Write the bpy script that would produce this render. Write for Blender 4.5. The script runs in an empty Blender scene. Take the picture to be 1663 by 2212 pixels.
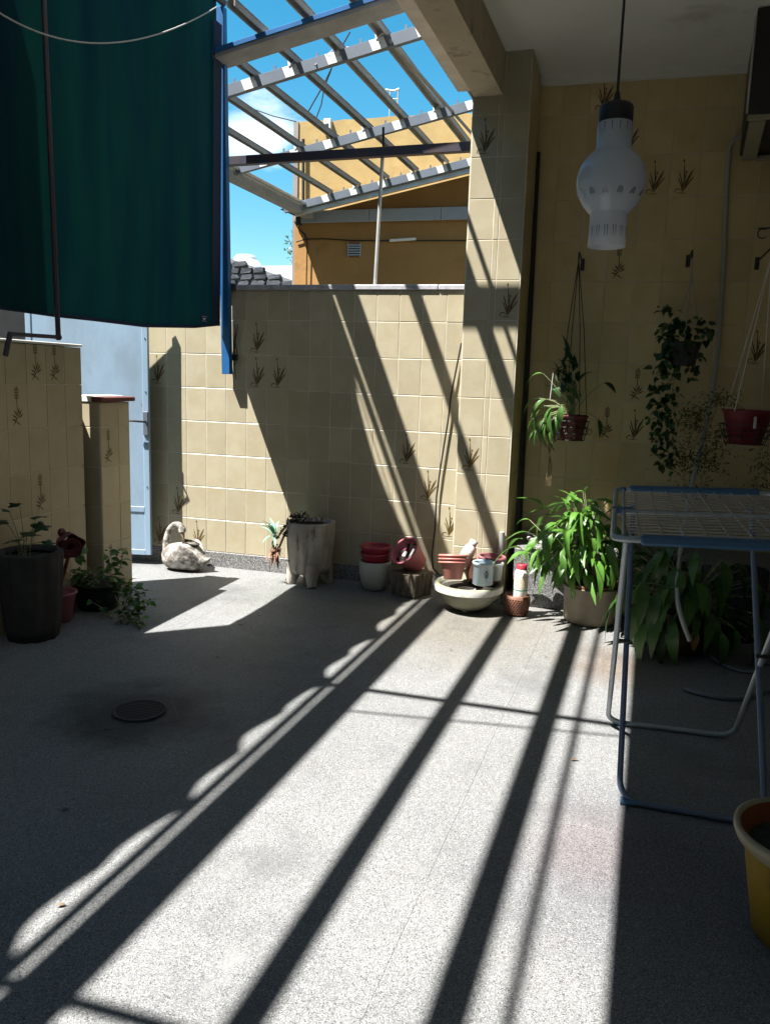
import bpy, math, random
from mathutils import Vector, Matrix
import numpy as np
random.seed(7)
rng = random.Random(11)
scene = bpy.context.scene
COL = scene.collection

# ------------------------------------------------------------------ camera
HC = 1.5                                   # eye height
RV = Vector((0.9600, 0.2782, 0.0313)); UV = Vector((-0.0747, 0.1468, 0.9863)); FV = Vector((-0.2698, 0.9492, -0.1617))
FV.normalize(); RV = (RV - FV * RV.dot(FV)).normalized(); UV = RV.cross(FV)
cam_d = bpy.data.cameras.new('camera'); cam = bpy.data.objects.new('camera', cam_d); COL.objects.link(cam)
m = Matrix((RV, UV, -FV)).transposed().to_4x4(); m.translation = (0, 0, HC); cam.matrix_world = m
cam_d.sensor_fit = 'HORIZONTAL'; cam_d.sensor_width = 36; cam_d.lens = 2019.6 / 1920 * 36
cam_d.clip_end = 900; cam_d.clip_start = 0.05
scene.camera = cam

# ------------------------------------------------------------------ world, sun, exposure
SUN = Vector((0.42, 0.36, -1.0))           # direction the light travels
world = bpy.data.worlds.new('World'); scene.world = world; world.use_nodes = True
wn = world.node_tree.nodes; wl = world.node_tree.links; wn.clear()
w_out = wn.new('ShaderNodeOutputWorld'); w_bg = wn.new('ShaderNodeBackground'); w_sky = wn.new('ShaderNodeTexSky')
w_sky.sky_type = 'NISHITA'; w_sky.sun_disc = False
w_sky.sun_elevation = math.radians(61); w_sky.sun_rotation = math.radians(229.4)
w_sky.air_density = 1.0; w_sky.dust_density = 0.4; w_sky.ozone_density = 1.2
w_hsv = wn.new('ShaderNodeHueSaturation'); w_hsv.inputs['Saturation'].default_value = 1.45; w_hsv.inputs['Hue'].default_value = 0.475
w_hsv.inputs['Value'].default_value = 1.08
wl.new(w_sky.outputs[0], w_hsv.inputs['Color'])
w_tc = wn.new('ShaderNodeTexCoord'); w_map = wn.new('ShaderNodeMapping'); w_map.inputs['Scale'].default_value = (1, 1, 2.6)
w_map.inputs['Location'].default_value = (0.0, 0.0, 0.0)
w_noi = wn.new('ShaderNodeTexNoise'); w_noi.inputs['Scale'].default_value = 3.1; w_noi.inputs['Detail'].default_value = 9
w_noi.inputs['Roughness'].default_value = 0.55
wl.new(w_tc.outputs['Generated'], w_map.inputs['Vector']); wl.new(w_map.outputs[0], w_noi.inputs['Vector'])
# a cloud bank low over the neighbour's roof: distance from its centre lowers the noise threshold
w_dist = wn.new('ShaderNodeVectorMath'); w_dist.operation = 'DISTANCE'
CLOUD = (RV * ((565 - 831.5) / 1749.2) - UV * ((292 - 1106) / 1749.2) + FV).normalized()
w_dist.inputs[1].default_value = CLOUD
wl.new(w_tc.outputs['Generated'], w_dist.inputs[0])
w_fall = wn.new('ShaderNodeMapRange'); w_fall.inputs['From Min'].default_value = 0.0; w_fall.inputs['From Max'].default_value = 0.11
w_fall.inputs['To Min'].default_value = 0.30; w_fall.inputs['To Max'].default_value = 0.0
wl.new(w_dist.outputs['Value'], w_fall.inputs['Value'])
w_add = wn.new('ShaderNodeMath'); w_add.operation = 'ADD'
wl.new(w_noi.outputs['Fac'], w_add.inputs[0]); wl.new(w_fall.outputs[0], w_add.inputs[1])
w_ramp = wn.new('ShaderNodeMapRange'); w_ramp.inputs['From Min'].default_value = 0.66; w_ramp.inputs['From Max'].default_value = 0.86
wl.new(w_add.outputs[0], w_ramp.inputs['Value'])
w_mix = wn.new('ShaderNodeMix'); w_mix.data_type = 'RGBA'
wl.new(w_ramp.outputs[0], w_mix.inputs[0]); wl.new(w_hsv.outputs[0], w_mix.inputs[6]); w_mix.inputs[7].default_value = (11, 11.3, 11.8, 1)
wl.new(w_mix.outputs[2], w_bg.inputs['Color'])
w_bg.inputs['Strength'].default_value = 0.05
wl.new(w_bg.outputs[0], w_out.inputs[0])

sun_d = bpy.data.lights.new('sun', 'SUN'); sun_d.energy = 5.0; sun_d.angle = math.radians(0.53); sun_d.color = (1.0, 0.965, 0.915)
sun_o = bpy.data.objects.new('sun', sun_d); COL.objects.link(sun_o)
sun_o.rotation_euler = SUN.to_track_quat('-Z', 'Y').to_euler(); sun_o.location = (-5, -4, 12)

vs = scene.view_settings; vs.view_transform = 'Standard'; vs.look = 'None'; vs.exposure = 1.88; vs.gamma = 1.0
try: vs.use_curve_mapping = False
except Exception: pass

# ------------------------------------------------------------------ helpers
def at(x, y, axis, val):
    """point on the plane axis=val seen at (x, y) of a 1663 x 2212 print of the photograph"""
    d = FV + RV * ((x - 831.5) / 1749.2) - UV * ((y - 1106.1) / 1749.2)
    t = (val - (HC if axis == 2 else 0)) / d[axis]
    return d * t + Vector((0, 0, HC))
LEAN = 0.037                                # the house is a little out of square with the back wall
def V(*a): return Vector(a)

class MB:
    def __init__(s): s.v = []; s.f = []; s.sm = []
    def add(s, verts, faces, smooth=False):
        n = len(s.v); s.v += [tuple(p) for p in verts]; s.f += [tuple(i + n for i in f) for f in faces]; s.sm += [smooth] * len(faces); return s
    def box(s, lo, hi, M=None):
        x0, y0, z0 = lo; x1, y1, z1 = hi
        v = [Vector(p) for p in ((x0,y0,z0),(x1,y0,z0),(x1,y1,z0),(x0,y1,z0),(x0,y0,z1),(x1,y0,z1),(x1,y1,z1),(x0,y1,z1))]
        if M: v = [M @ p for p in v]
        return s.add(v, [(0,3,2,1),(4,5,6,7),(0,1,5,4),(1,2,6,5),(2,3,7,6),(3,0,4,7)])
    def bbox(s, lo, hi, b=0.004, M=None):
        """box with chamfered edges"""
        x0, y0, z0 = lo; x1, y1, z1 = hi; b = min(b, (x1-x0)/2.2, (y1-y0)/2.2, (z1-z0)/2.2)
        vs_, idx = [], {}
        for sx in (0, 1):
            for sy in (0, 1):
                for sz in (0, 1):
                    X, Y, Z = (x0, x1)[sx], (y0, y1)[sy], (z0, z1)[sz]
                    dx, dy, dz = (b, -b)[sx], (b, -b)[sy], (b, -b)[sz]
                    for k, p in enumerate(((X, Y+dy, Z+dz), (X+dx, Y, Z+dz), (X+dx, Y+dy, Z))):
                        idx[(sx, sy, sz, k)] = len(vs_); vs_.append(Vector(p))
        I = lambda a, b_, c, k: idx[(a, b_, c, k)]
        F = []
        F += [(I(0,0,0,0),I(0,0,1,0),I(0,1,1,0),I(0,1,0,0)), (I(1,0,0,0),I(1,1,0,0),I(1,1,1,0),I(1,0,1,0))]
        F += [(I(0,0,0,1),I(1,0,0,1),I(1,0,1,1),I(0,0,1,1)), (I(0,1,0,1),I(0,1,1,1),I(1,1,1,1),I(1,1,0,1))]
        F += [(I(0,0,0,2),I(0,1,0,2),I(1,1,0,2),I(1,0,0,2)), (I(0,0,1,2),I(1,0,1,2),I(1,1,1,2),I(0,1,1,2))]
        for a in (0, 1):
            for c in (0, 1):
                F.append((I(a,c,0,0),I(a,c,1,0),I(a,c,1,1),I(a,c,0,1)))
                F.append((I(a,0,c,0),I(a,1,c,0),I(a,1,c,2),I(a,0,c,2)))
                F.append((I(0,a,c,1),I(1,a,c,1),I(1,a,c,2),I(0,a,c,2)))
                for e in (0, 1): F.append((I(a,c,e,0),I(a,c,e,1),I(a,c,e,2)))
        if M: vs_ = [M @ p for p in vs_]
        return s.add(vs_, F)
    def beam(s, p, q, w, h, up=(0, 0, 1), b=0.003):
        """box bar from p to q, w across, h along up"""
        p, q = Vector(p), Vector(q); d = (q - p); L = d.length; d.normalize()
        u = Vector(up); u = (u - d * u.dot(d)).normalized(); r = d.cross(u)
        M = Matrix((r, d, u)).transposed().to_4x4(); M.translation = p
        return s.bbox((-w/2, 0, -h/2), (w/2, L, h/2), b, M)
    def tube(s, pts, r, n=8, r1=None, caps=True, smooth=True):
        pts = [Vector(p) for p in pts]; k = len(pts); rings = []
        prev = None
        for i, p in enumerate(pts):
            d = (pts[min(i+1, k-1)] - pts[max(i-1, 0)]); d = d.normalized() if d.length > 1e-9 else Vector((0, 0, 1))
            a = prev if prev is not None else (Vector((0, 0, 1)) if abs(d.z) < .9 else Vector((1, 0, 0)))
            a = a - d * a.dot(d)
            if a.length < 1e-6: a = d.orthogonal()
            a.normalize(); prev = a; b = d.cross(a)
            rr = r[i] if isinstance(r, (list, tuple)) else (r + ((r1 if r1 is not None else r) - r) * i / max(1, k-1))
            rings.append([p + (a * math.cos(t) + b * math.sin(t)) * rr for t in [2*math.pi*j/n for j in range(n)]])
        return s.loft(rings, caps, smooth)
    def loft(s, rings, caps=True, smooth=True, closed=True):
        n = len(rings[0]); v = [p for R in rings for p in R]; f = []
        for i in range(len(rings)-1):
            for j in range(n if closed else n-1):
                j2 = (j+1) % n
                f.append((i*n+j, i*n+j2, (i+1)*n+j2, (i+1)*n+j))
        s.add(v, f, smooth)
        if caps and closed:
            s.add(rings[0], [tuple(reversed(range(n)))]); s.add(rings[-1], [tuple(range(n))])
        return s
    def lathe(s, prof, n=28, c=(0, 0, 0), M=None, fn=None, smooth=True, caps=True):
        c = Vector(c); rings = []
        for (r, z) in prof:
            R = []
            for j in range(n):
                a = 2*math.pi*j/n; rr = r * (fn(a, z) if fn else 1)
                p = Vector((rr*math.cos(a), rr*math.sin(a), z))
                if M: p = M @ p
                R.append(p + c)
            rings.append(R)
        return s.loft(rings, caps, smooth)
    def sphere(s, c, r, n=12, m_=8, sc=(1, 1, 1)):
        c = Vector(c); rings = []
        for i in range(1, m_):
            a = math.pi*i/m_
            rings.append([c + Vector((r*sc[0]*math.sin(a)*math.cos(t), r*sc[1]*math.sin(a)*math.sin(t), -r*sc[2]*math.cos(a))) for t in [2*math.pi*j/n for j in range(n)]])
        return s.loft(rings)
    def mesh(s, name, mat, off=(0, 0, 0)):
        me = bpy.data.meshes.new(name); ox, oy, oz = off
        me.from_pydata([(a-ox, b-oy, c-oz) for a, b, c in s.v], [], s.f)
        for p, k in zip(me.polygons, s.sm): p.use_smooth = k
        if mat: me.materials.append(mat)
        me.validate(); me.update(); return me

def smooth(P_, k=5):
    out = []
    for i in range(len(P_)-1):
        a, b, c, d = P_[max(0, i-1)], P_[i], P_[i+1], P_[min(len(P_)-1, i+2)]
        for j in range(k):
            t = j/k; out.append(.5*((2*b) + (c-a)*t + (2*a-5*b+4*c-d)*t*t + (3*b-a-3*c+d)*t**3))
    return out + [P_[-1]]

BASE = {}
def tag(o, label=None, cat=None, group=None, kind=None):
    if label: o['label'] = label
    if cat: o['category'] = cat
    if group: o['group'] = group
    if kind: o['kind'] = kind
    return o
def thing(name, label, cat, loc=(0, 0, 0), group=None):
    o = bpy.data.objects.new(name, None); COL.objects.link(o); o.location = loc; o.empty_display_size = .1
    BASE[o.name] = Vector(loc); return tag(o, label, cat, group)
def base_of(o):
    while o is not None:
        if o.name in BASE: return BASE[o.name]
        o = o.parent
    return Vector((0, 0, 0))
def part(name, mb, mat, parent, label=None, kind=None):
    """mesh given in world coordinates, child of parent"""
    b = base_of(parent); me = mb.mesh(name, mat, b); o = bpy.data.objects.new(name, me); COL.objects.link(o)
    o.parent = parent
    if label: o['label'] = label
    if kind: o['kind'] = kind
    return o
def inst(name, me, parent, M):
    """a part that shares mesh data; M is a world matrix"""
    o = bpy.data.objects.new(name, me); COL.objects.link(o); o.parent = parent
    b = base_of(parent); M = M.copy(); M.translation = M.translation - b; o.matrix_local = M
    return o
def single(name, mb, mat, label, cat, loc, group=None):
    me = mb.mesh(name, mat, loc); o = bpy.data.objects.new(name, me); COL.objects.link(o); o.location = loc
    BASE[o.name] = Vector(loc); return tag(o, label, cat, group)
def struct(name, mb, mat):
    me = mb.mesh(name, mat); o = bpy.data.objects.new(name, me); COL.objects.link(o); o['kind'] = 'structure'; return o

# ------------------------------------------------------------------ materials
def mat(name, col, rough=.6, col2=None, scale=8, contrast=(.35, .65), bump=0, bscale=None, metal=0, spec=.4, var=0, fleck=None, trans=0, detail=5, stretch=None, stain=None, world_space=False):
    M = bpy.data.materials.new(name); M.use_nodes = True; nt = M.node_tree; N = nt.nodes; L = nt.links
    P = N['Principled BSDF']; P.inputs['Roughness'].default_value = rough; P.inputs['Metallic'].default_value = metal
    P.inputs['Specular IOR Level'].default_value = spec
    tc = N.new('ShaderNodeTexCoord'); vec = tc.outputs['Object']
    if world_space: vec = N.new('ShaderNodeNewGeometry').outputs['Position']
    if stretch:
        mp = N.new('ShaderNodeMapping'); mp.inputs['Scale'].default_value = stretch; L.new(vec, mp.inputs['Vector']); vec = mp.outputs[0]
    oi = N.new('ShaderNodeObjectInfo')
    sh = N.new('ShaderNodeVectorMath'); sh.operation = 'ADD'
    rs = N.new('ShaderNodeMath'); rs.operation = 'MULTIPLY'; rs.inputs[1].default_value = 37.0
    L.new(oi.outputs['Random'], rs.inputs[0]); L.new(vec, sh.inputs[0]); L.new(rs.outputs[0], sh.inputs[1])
    if not world_space: vec = sh.outputs[0]
    cur = None
    def mixc(fac, a, b):
        mx = N.new('ShaderNodeMix'); mx.data_type = 'RGBA'
        L.new(fac, mx.inputs[0])
        for s_, i in ((a, 6), (b, 7)):
            if hasattr(s_, 'is_linked'): L.new(s_, mx.inputs[i])
            else: mx.inputs[i].default_value = (*s_, 1)
        return mx.outputs[2]
    def noise(sc, det=detail, r=.6):
        n = N.new('ShaderNodeTexNoise'); n.inputs['Scale'].default_value = sc; n.inputs['Detail'].default_value = det; n.inputs['Roughness'].default_value = r
        L.new(vec, n.inputs['Vector']); return n.outputs['Fac']
    def rng_(s_, a, b, lo=0., hi=1.):
        r = N.new('ShaderNodeMapRange'); L.new(s_, r.inputs['Value']); r.inputs['From Min'].default_value = a; r.inputs['From Max'].default_value = b
        r.inputs['To Min'].default_value = lo; r.inputs['To Max'].default_value = hi; return r.outputs[0]
    cur = col
    if col2: cur = mixc(rng_(noise(scale), *contrast), col, col2)
    if fleck:                                   # (scale, colour, amount): chips
        for (sc, fc, am) in fleck:
            v = N.new('ShaderNodeTexVoronoi'); v.inputs['Scale'].default_value = sc; L.new(vec, v.inputs['Vector'])
            sep = N.new('ShaderNodeSeparateColor'); L.new(v.outputs['Color'], sep.inputs[0])
            cur = mixc(rng_(sep.outputs[0], 1-am-.02, 1-am), cur, fc)
    if stain:
        for (sc, fc, lo, hi) in stain: cur = mixc(rng_(noise(sc, 6, .65), lo, hi), cur, fc)
    if var:
        h = N.new('ShaderNodeHueSaturation'); L.new(rng_(oi.outputs['Random'], 0, 1, 1-var, 1+var), h.inputs['Value'])
        if hasattr(cur, 'is_linked'): L.new(cur, h.inputs['Color'])
        else: h.inputs['Color'].default_value = (*cur, 1)
        cur = h.outputs[0]
    if hasattr(cur, 'is_linked'): L.new(cur, P.inputs['Base Color'])
    else: P.inputs['Base Color'].default_value = (*cur, 1)
    if bump:
        bn = N.new('ShaderNodeBump'); bn.inputs['Strength'].default_value = bump; bn.inputs['Distance'].default_value = .01
        L.new(noise(bscale or scale*3, 6), bn.inputs['Height']); L.new(bn.outputs[0], P.inputs['Normal'])
    if trans:
        tr = N.new('ShaderNodeBsdfTranslucent'); ms = N.new('ShaderNodeMixShader'); ms.inputs[0].default_value = trans
        if hasattr(cur, 'is_linked'): L.new(cur, tr.inputs['Color'])
        else: tr.inputs['Color'].default_value = (*cur, 1)
        L.new(P.outputs[0], ms.inputs[1]); L.new(tr.outputs[0], ms.inputs[2]); L.new(ms.outputs[0], N['Material Output'].inputs['Surface'])
    return M

M_floor = mat('terrazzo', (.172, .176, .177), .6, (.138, .143, .147), 2.2, fleck=[(400, (.30, .305, .30), .22), (350, (.055, .057, .06), .15), (480, (.15, .145, .135), .12)],
              stain=[(.9, (.13, .122, .112), .56, .78), (1.7, (.088, .091, .094), .53, .80), (5, (.19, .193, .19), .60, .72), (9, (.105, .107, .108), .60, .76), (26, (.14, .14, .14), .66, .76)], bump=.08, bscale=240, spec=.3, var=.02, world_space=True)
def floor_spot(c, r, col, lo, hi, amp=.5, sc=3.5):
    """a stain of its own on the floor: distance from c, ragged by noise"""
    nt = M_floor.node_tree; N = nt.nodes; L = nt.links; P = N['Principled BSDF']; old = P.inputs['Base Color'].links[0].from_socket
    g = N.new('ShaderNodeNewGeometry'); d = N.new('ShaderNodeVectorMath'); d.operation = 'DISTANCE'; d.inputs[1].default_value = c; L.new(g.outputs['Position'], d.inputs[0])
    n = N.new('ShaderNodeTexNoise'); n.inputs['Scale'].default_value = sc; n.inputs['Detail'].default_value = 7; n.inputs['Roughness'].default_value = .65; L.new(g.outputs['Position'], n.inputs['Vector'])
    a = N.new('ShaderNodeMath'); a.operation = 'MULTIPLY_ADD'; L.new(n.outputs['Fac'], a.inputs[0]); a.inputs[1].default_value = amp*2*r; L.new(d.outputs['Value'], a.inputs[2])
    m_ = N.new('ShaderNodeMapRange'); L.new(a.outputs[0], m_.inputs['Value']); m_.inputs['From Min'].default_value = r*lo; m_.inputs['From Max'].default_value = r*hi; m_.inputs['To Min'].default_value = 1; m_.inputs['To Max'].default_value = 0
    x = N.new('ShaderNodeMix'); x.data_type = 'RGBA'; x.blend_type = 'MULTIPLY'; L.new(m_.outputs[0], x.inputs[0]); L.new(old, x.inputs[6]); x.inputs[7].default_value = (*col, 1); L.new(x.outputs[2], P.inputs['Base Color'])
M_gap = mat('floor_joint', (.16, .165, .17), .9)
M_ground = mat('neighbour_ground', (.22, .21, .18), .9, (.15, .17, .10), .5)
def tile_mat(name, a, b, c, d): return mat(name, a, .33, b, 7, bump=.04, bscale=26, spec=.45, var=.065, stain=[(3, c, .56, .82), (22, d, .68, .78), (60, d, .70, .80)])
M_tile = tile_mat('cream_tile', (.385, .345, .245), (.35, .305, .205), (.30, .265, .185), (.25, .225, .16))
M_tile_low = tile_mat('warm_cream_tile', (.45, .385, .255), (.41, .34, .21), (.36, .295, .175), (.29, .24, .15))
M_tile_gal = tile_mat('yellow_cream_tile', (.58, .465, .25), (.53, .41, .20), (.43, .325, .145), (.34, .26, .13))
M_grout = mat('cream_grout', (.60, .565, .455), .9, (.40, .36, .27), 6)
M_motif = mat('brown_glaze', (.070, .047, .015), .4, (.125, .083, .024), 30)
M_plaster = mat('grey_plaster', (.24, .235, .21), .9, (.20, .195, .17), 3, bump=.2, bscale=25)
M_ceil = mat('ceiling_paint', (.74, .74, .68), .9, (.66, .66, .60), 1.6, bump=.1, bscale=12, stain=[(1.1, (.42, .41, .34), .60, .74)])
M_beam = mat('beam_paint', (.58, .49, .35), .9, (.48, .40, .28), 3, bump=.15, bscale=20, stain=[(4, (.16, .14, .11), .58, .72)])
M_cap = mat('cement_cap', (.42, .42, .44), .9, (.28, .28, .31), 12, bump=.3, bscale=40)
M_white = mat('white_paint', (.78, .77, .72), .75, (.66, .65, .60), 9, bump=.1)
M_housepaint = mat('cream_house_paint', (.60, .55, .44), .9, (.52, .47, .37), 2)
M_redd = mat('dark_red_plastic', (.17, .016, .03), .4, (.14, .013, .025), 6)
M_granite = mat('granite', (.17, .17, .168), .5, (.13, .13, .13), 4, fleck=[(260, (.36, .355, .34), .28), (240, (.04, .04, .043), .25)])
M_gate = mat('pale_blue_sheet', (.26, .36, .46), .45, (.22, .31, .41), 3, spec=.5, stain=[(14, (.13, .15, .17), .64, .72), (2.5, (.20, .27, .34), .52, .7), (45, (.17, .12, .09), .70, .76)], bump=.12, bscale=5, stretch=(1, 1, .45))
M_dark = mat('dark_metal', (.02, .021, .024), .5, (.035, .03, .028), 20)
M_bluemet = mat('blue_enamel', (.012, .10, .27), .4, (.010, .075, .20), 6, spec=.5)
M_curt = mat('dark_green_canvas', (.002, .020, .032), .9, (.003, .036, .032), 2.0, trans=.13, spec=.06, stretch=(1, 2.5, .35), bump=.15, bscale=90)
M_hem = mat('navy_hem', (.006, .014, .045), .85, trans=.05)
M_steel = mat('grey_primer_steel', (.115, .135, .165), .55, (.095, .115, .14), 5, bump=.04)
M_sunpatch_clip = mat('sun_patch_and_clip', (.66, .67, .66), .5, (.58, .59, .58), 14, fleck=[(60, (.35, .36, .36), .04)])  # pale colour of the sunlit patches on the purlins, shared by the clips
M_rafter = mat('weathered_rafter', (.27, .275, .285), .6, (.20, .205, .215), 7)
M_lightraf = mat('pale_rafter', (.34, .335, .325), .5, (.27, .265, .26), 7)
M_zinc = mat('zinc', (.55, .56, .55), .42, (.42, .43, .42), 6, metal=.5)
M_rust = mat('dark_blue_pipe', (.022, .026, .05), .5, (.05, .03, .028), 12)
M_brown = mat('brown_render', (.37, .20, .068), .9, (.30, .16, .055), 1.4, bump=.25, bscale=20, stain=[(3, (.24, .14, .055), .56, .74)])
M_must = mat('mustard_render', (.43, .305, .125), .9, (.33, .23, .09), 1.9, bump=.35, bscale=9, stain=[(2.2, (.28, .18, .07), .60, .74)])
M_roofsheet = mat('roof_sheet', (.13, .10, .075), .8, (.10, .075, .055), 3)
M_fascia = mat('grey_fascia', (.33, .355, .40), .6, (.29, .315, .36), 3)
M_stone = mat('rubble_stone', (.075, .078, .09), .9, (.04, .042, .05), 6, var=.35, bump=.4, bscale=14)
M_mortar = mat('rubble_mortar', (.19, .19, .195), .95)
M_opal = mat('opal_glass', (.84, .87, .90), .10, (.78, .81, .84), 3, spec=.9, trans=.6)
M_opalcut = mat('cut_glass', (.30, .32, .35), .08, spec=.7, trans=.25)
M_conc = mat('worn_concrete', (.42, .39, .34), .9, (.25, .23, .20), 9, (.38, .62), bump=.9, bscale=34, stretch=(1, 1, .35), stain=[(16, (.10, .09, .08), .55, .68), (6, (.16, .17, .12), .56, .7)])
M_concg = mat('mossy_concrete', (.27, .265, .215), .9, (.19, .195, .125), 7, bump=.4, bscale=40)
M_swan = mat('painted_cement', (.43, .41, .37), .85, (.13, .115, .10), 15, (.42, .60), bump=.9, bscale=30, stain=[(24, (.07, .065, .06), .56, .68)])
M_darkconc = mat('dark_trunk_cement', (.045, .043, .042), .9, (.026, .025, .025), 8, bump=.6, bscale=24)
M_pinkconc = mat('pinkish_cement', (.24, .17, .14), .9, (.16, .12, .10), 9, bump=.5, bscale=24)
M_soil = mat('dark_soil', (.018, .014, .011), 1, (.035, .028, .02), 40, bump=.8, bscale=90)
M_ceram = mat('white_ceramic', (.47, .47, .44), .3, (.42, .42, .39), 5, spec=.5)
M_red = mat('red_plastic', (.36, .035, .06), .35, (.30, .028, .05), 5, spec=.5)
M_pink = mat('pink_plastic', (.40, .13, .155), .42, (.35, .11, .13), 6, spec=.45)
M_pinkin = mat('dark_pink_inside', (.16, .02, .06), .5)
M_terra = mat('terracotta_plastic', (.42, .165, .135), .45, (.36, .135, .11), 7, spec=.4)
M_maroon = mat('maroon_plastic', (.13, .03, .035), .4, (.10, .022, .028), 7)
M_bluecan = mat('pale_blue_can', (.42, .52, .58), .4, (.38, .48, .54), 6, spec=.5)
M_bottle = mat('white_bottle', (.72, .70, .66), .4, (.66, .64, .60), 6, spec=.4)
M_label = mat('printed_label', (.60, .55, .44), .5, (.45, .40, .30), 30)
M_pinkbottle = mat('pale_pink_bottle', (.72, .58, .54), .4, (.66, .52, .48), 7)
M_basket = mat('brown_weave', (.19, .085, .05), .6, (.13, .06, .035), 40, bump=.3, bscale=60)
M_enamel = mat('chipped_enamel', (.27, .225, .155), .5, (.20, .165, .115), 7, stain=[(9, (.62, .59, .50), .60, .72), (15, (.14, .10, .07), .64, .76)])
M_saucer = mat('brown_saucer', (.20, .10, .06), .5)
M_yellow = mat('yellow_plastic', (.29, .185, .012), .45, (.22, .14, .010), 6, spec=.4, stain=[(7, (.13, .085, .02), .58, .74), (30, (.10, .07, .03), .68, .76)])
M_cream = mat('cream_rim', (.33, .30, .21), .5, (.25, .22, .14), 9, stain=[(18, (.13, .10, .06), .62, .74)])
M_orange = mat('orange_inside', (.20, .05, .010), .5)
M_leafb = mat('bright_leaf', (.085, .20, .03), .38, (.06, .16, .022), 20, spec=.5, var=.3, trans=.28)
M_leafm = mat('mid_leaf', (.06, .14, .025), .4, (.04, .10, .02), 20, spec=.45, var=.3, trans=.22)
M_leafd = mat('dark_leaf', (.025, .065, .018), .45, (.018, .05, .014), 20, spec=.4, var=.3, trans=.2)
M_leaft = mat('fine_leaf', (.040, .052, .016), .6, (.03, .042, .013), 20, trans=.2)
M_agave = mat('glaucous_leaf', (.17, .36, .24), .5, (.13, .29, .19), 14, var=.2, trans=.1)
M_dry = mat('dry_stem', (.22, .15, .08), .8, (.13, .085, .045), 30)
M_stem = mat('pale_stem', (.30, .33, .17), .7, (.22, .25, .12), 20)
M_wire = mat('thin_black_wire', (.012, .012, .013), .6)
M_cord = mat('grey_cord', (.34, .34, .33), .8)
M_rackmet = mat('grey_tube', (.36, .40, .42), .35, (.30, .34, .36), 5, metal=.3)
M_rackwire = mat('coated_wire', (.36, .36, .34), .4, metal=.2)
M_rackblue = mat('blue_plastic', (.045, .12, .22), .4, (.04, .105, .19), 6, spec=.45)
M_hose = mat('clear_hose', (.48, .50, .48), .2, spec=.6, trans=.3)
M_cabinet = mat('dark_cabinet', (.030, .026, .022), .5, (.022, .02, .018), 4)
M_frame = mat('pale_wood_trim', (.28, .25, .17), .7)
M_water = mat('white_tank', (.85, .86, .86), .5)
M_iron = mat('cast_iron', (.028, .029, .031), .7, (.02, .021, .023), 20)
M_damp = mat('damp_cement', (.085, .088, .09), .6, (.06, .062, .064), 9, bump=.2)
M_print = mat('pale_print', (.45, .52, .60), .7)
M_green = mat('green_band', (.05, .22, .14), .5)
M_stucco = mat('pink_grey_stucco', (.27, .235, .215), .9, (.22, .19, .17), 4, bump=.3, bscale=14)

# ------------------------------------------------------------------ ground and floor
struct('ground', MB().box((-160, -120, -.4), (160, 260, -.03)), M_ground)
fl = struct('floor', MB().box((-4.6, -4.5, -.029), (3.6, 5.66, -.006)), M_gap)
BASE[fl.name] = Vector((0, 0, 0))
S = 1.02; slab = MB().bbox((0, 0, -.03), (S-.0008, S-.0008, 0), .0003).mesh('slab', M_floor)
yaw = -math.atan(LEAN)
for i in range(-5, 4):
    for j in range(-5, 7):
        R = Matrix.Rotation(yaw, 4, 'Z'); p = R @ V(i*S + .48, j*S + .62, 0)
        if p.y > 5.6 or p.x < -4.7: continue
        R.translation = p; inst('slab', slab, fl, R)
# the drain in its damp patch
dc = at(302, 1537, 2, 0); dr = thing('floor_drain', 'round slotted iron drain set in a damp dark patch of the floor', 'drain', (dc.x, dc.y, 0))
floor_spot(tuple(dc), .46, (.22, .235, .25), 1.0, 1.6, .6, 4.5)
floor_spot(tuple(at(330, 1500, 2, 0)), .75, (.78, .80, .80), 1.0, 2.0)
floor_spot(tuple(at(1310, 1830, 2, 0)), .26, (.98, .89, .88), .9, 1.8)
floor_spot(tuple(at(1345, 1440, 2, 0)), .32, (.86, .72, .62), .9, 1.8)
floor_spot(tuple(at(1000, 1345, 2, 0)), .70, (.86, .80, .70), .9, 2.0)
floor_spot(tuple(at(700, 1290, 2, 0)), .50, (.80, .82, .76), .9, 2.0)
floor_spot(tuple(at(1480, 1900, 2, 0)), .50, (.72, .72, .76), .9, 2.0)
for (x_, y_, r_) in ((140, 1750, .018), (520, 1350, .02), (975, 1405, .012), (560, 1330, .013), (470, 1420, .015), (1180, 1420, .010)): floor_spot(tuple(at(x_, y_, 2, 0)), r_, (.3, .3, .3), .9, 1.6)
Rz = Matrix.Rotation(math.radians(38), 4, 'Z'); Rz.translation = dc
part('frame', MB().box((-.155, -.155, .0002), (.155, -.149, .0012), Rz).box((.149, -.148, .0002), (.155, .155, .0012), Rz), M_dark, dr)
part('rim', MB().lathe([(.118, .001), (.118, .008), (.105, .008), (.105, .001)], 32, dc, caps=False), M_iron, dr)
g = MB()
for k in range(-5, 6):
    w = math.sqrt(max(0, .104**2 - (k*.018)**2)); Rz = Matrix.Rotation(math.radians(35), 4, 'Z'); Rz.translation = dc
    part('bar', MB().box((-w, k*.018-.0052, .0015), (w, k*.018+.0052, .0065), Rz), M_iron, dr)

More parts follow.
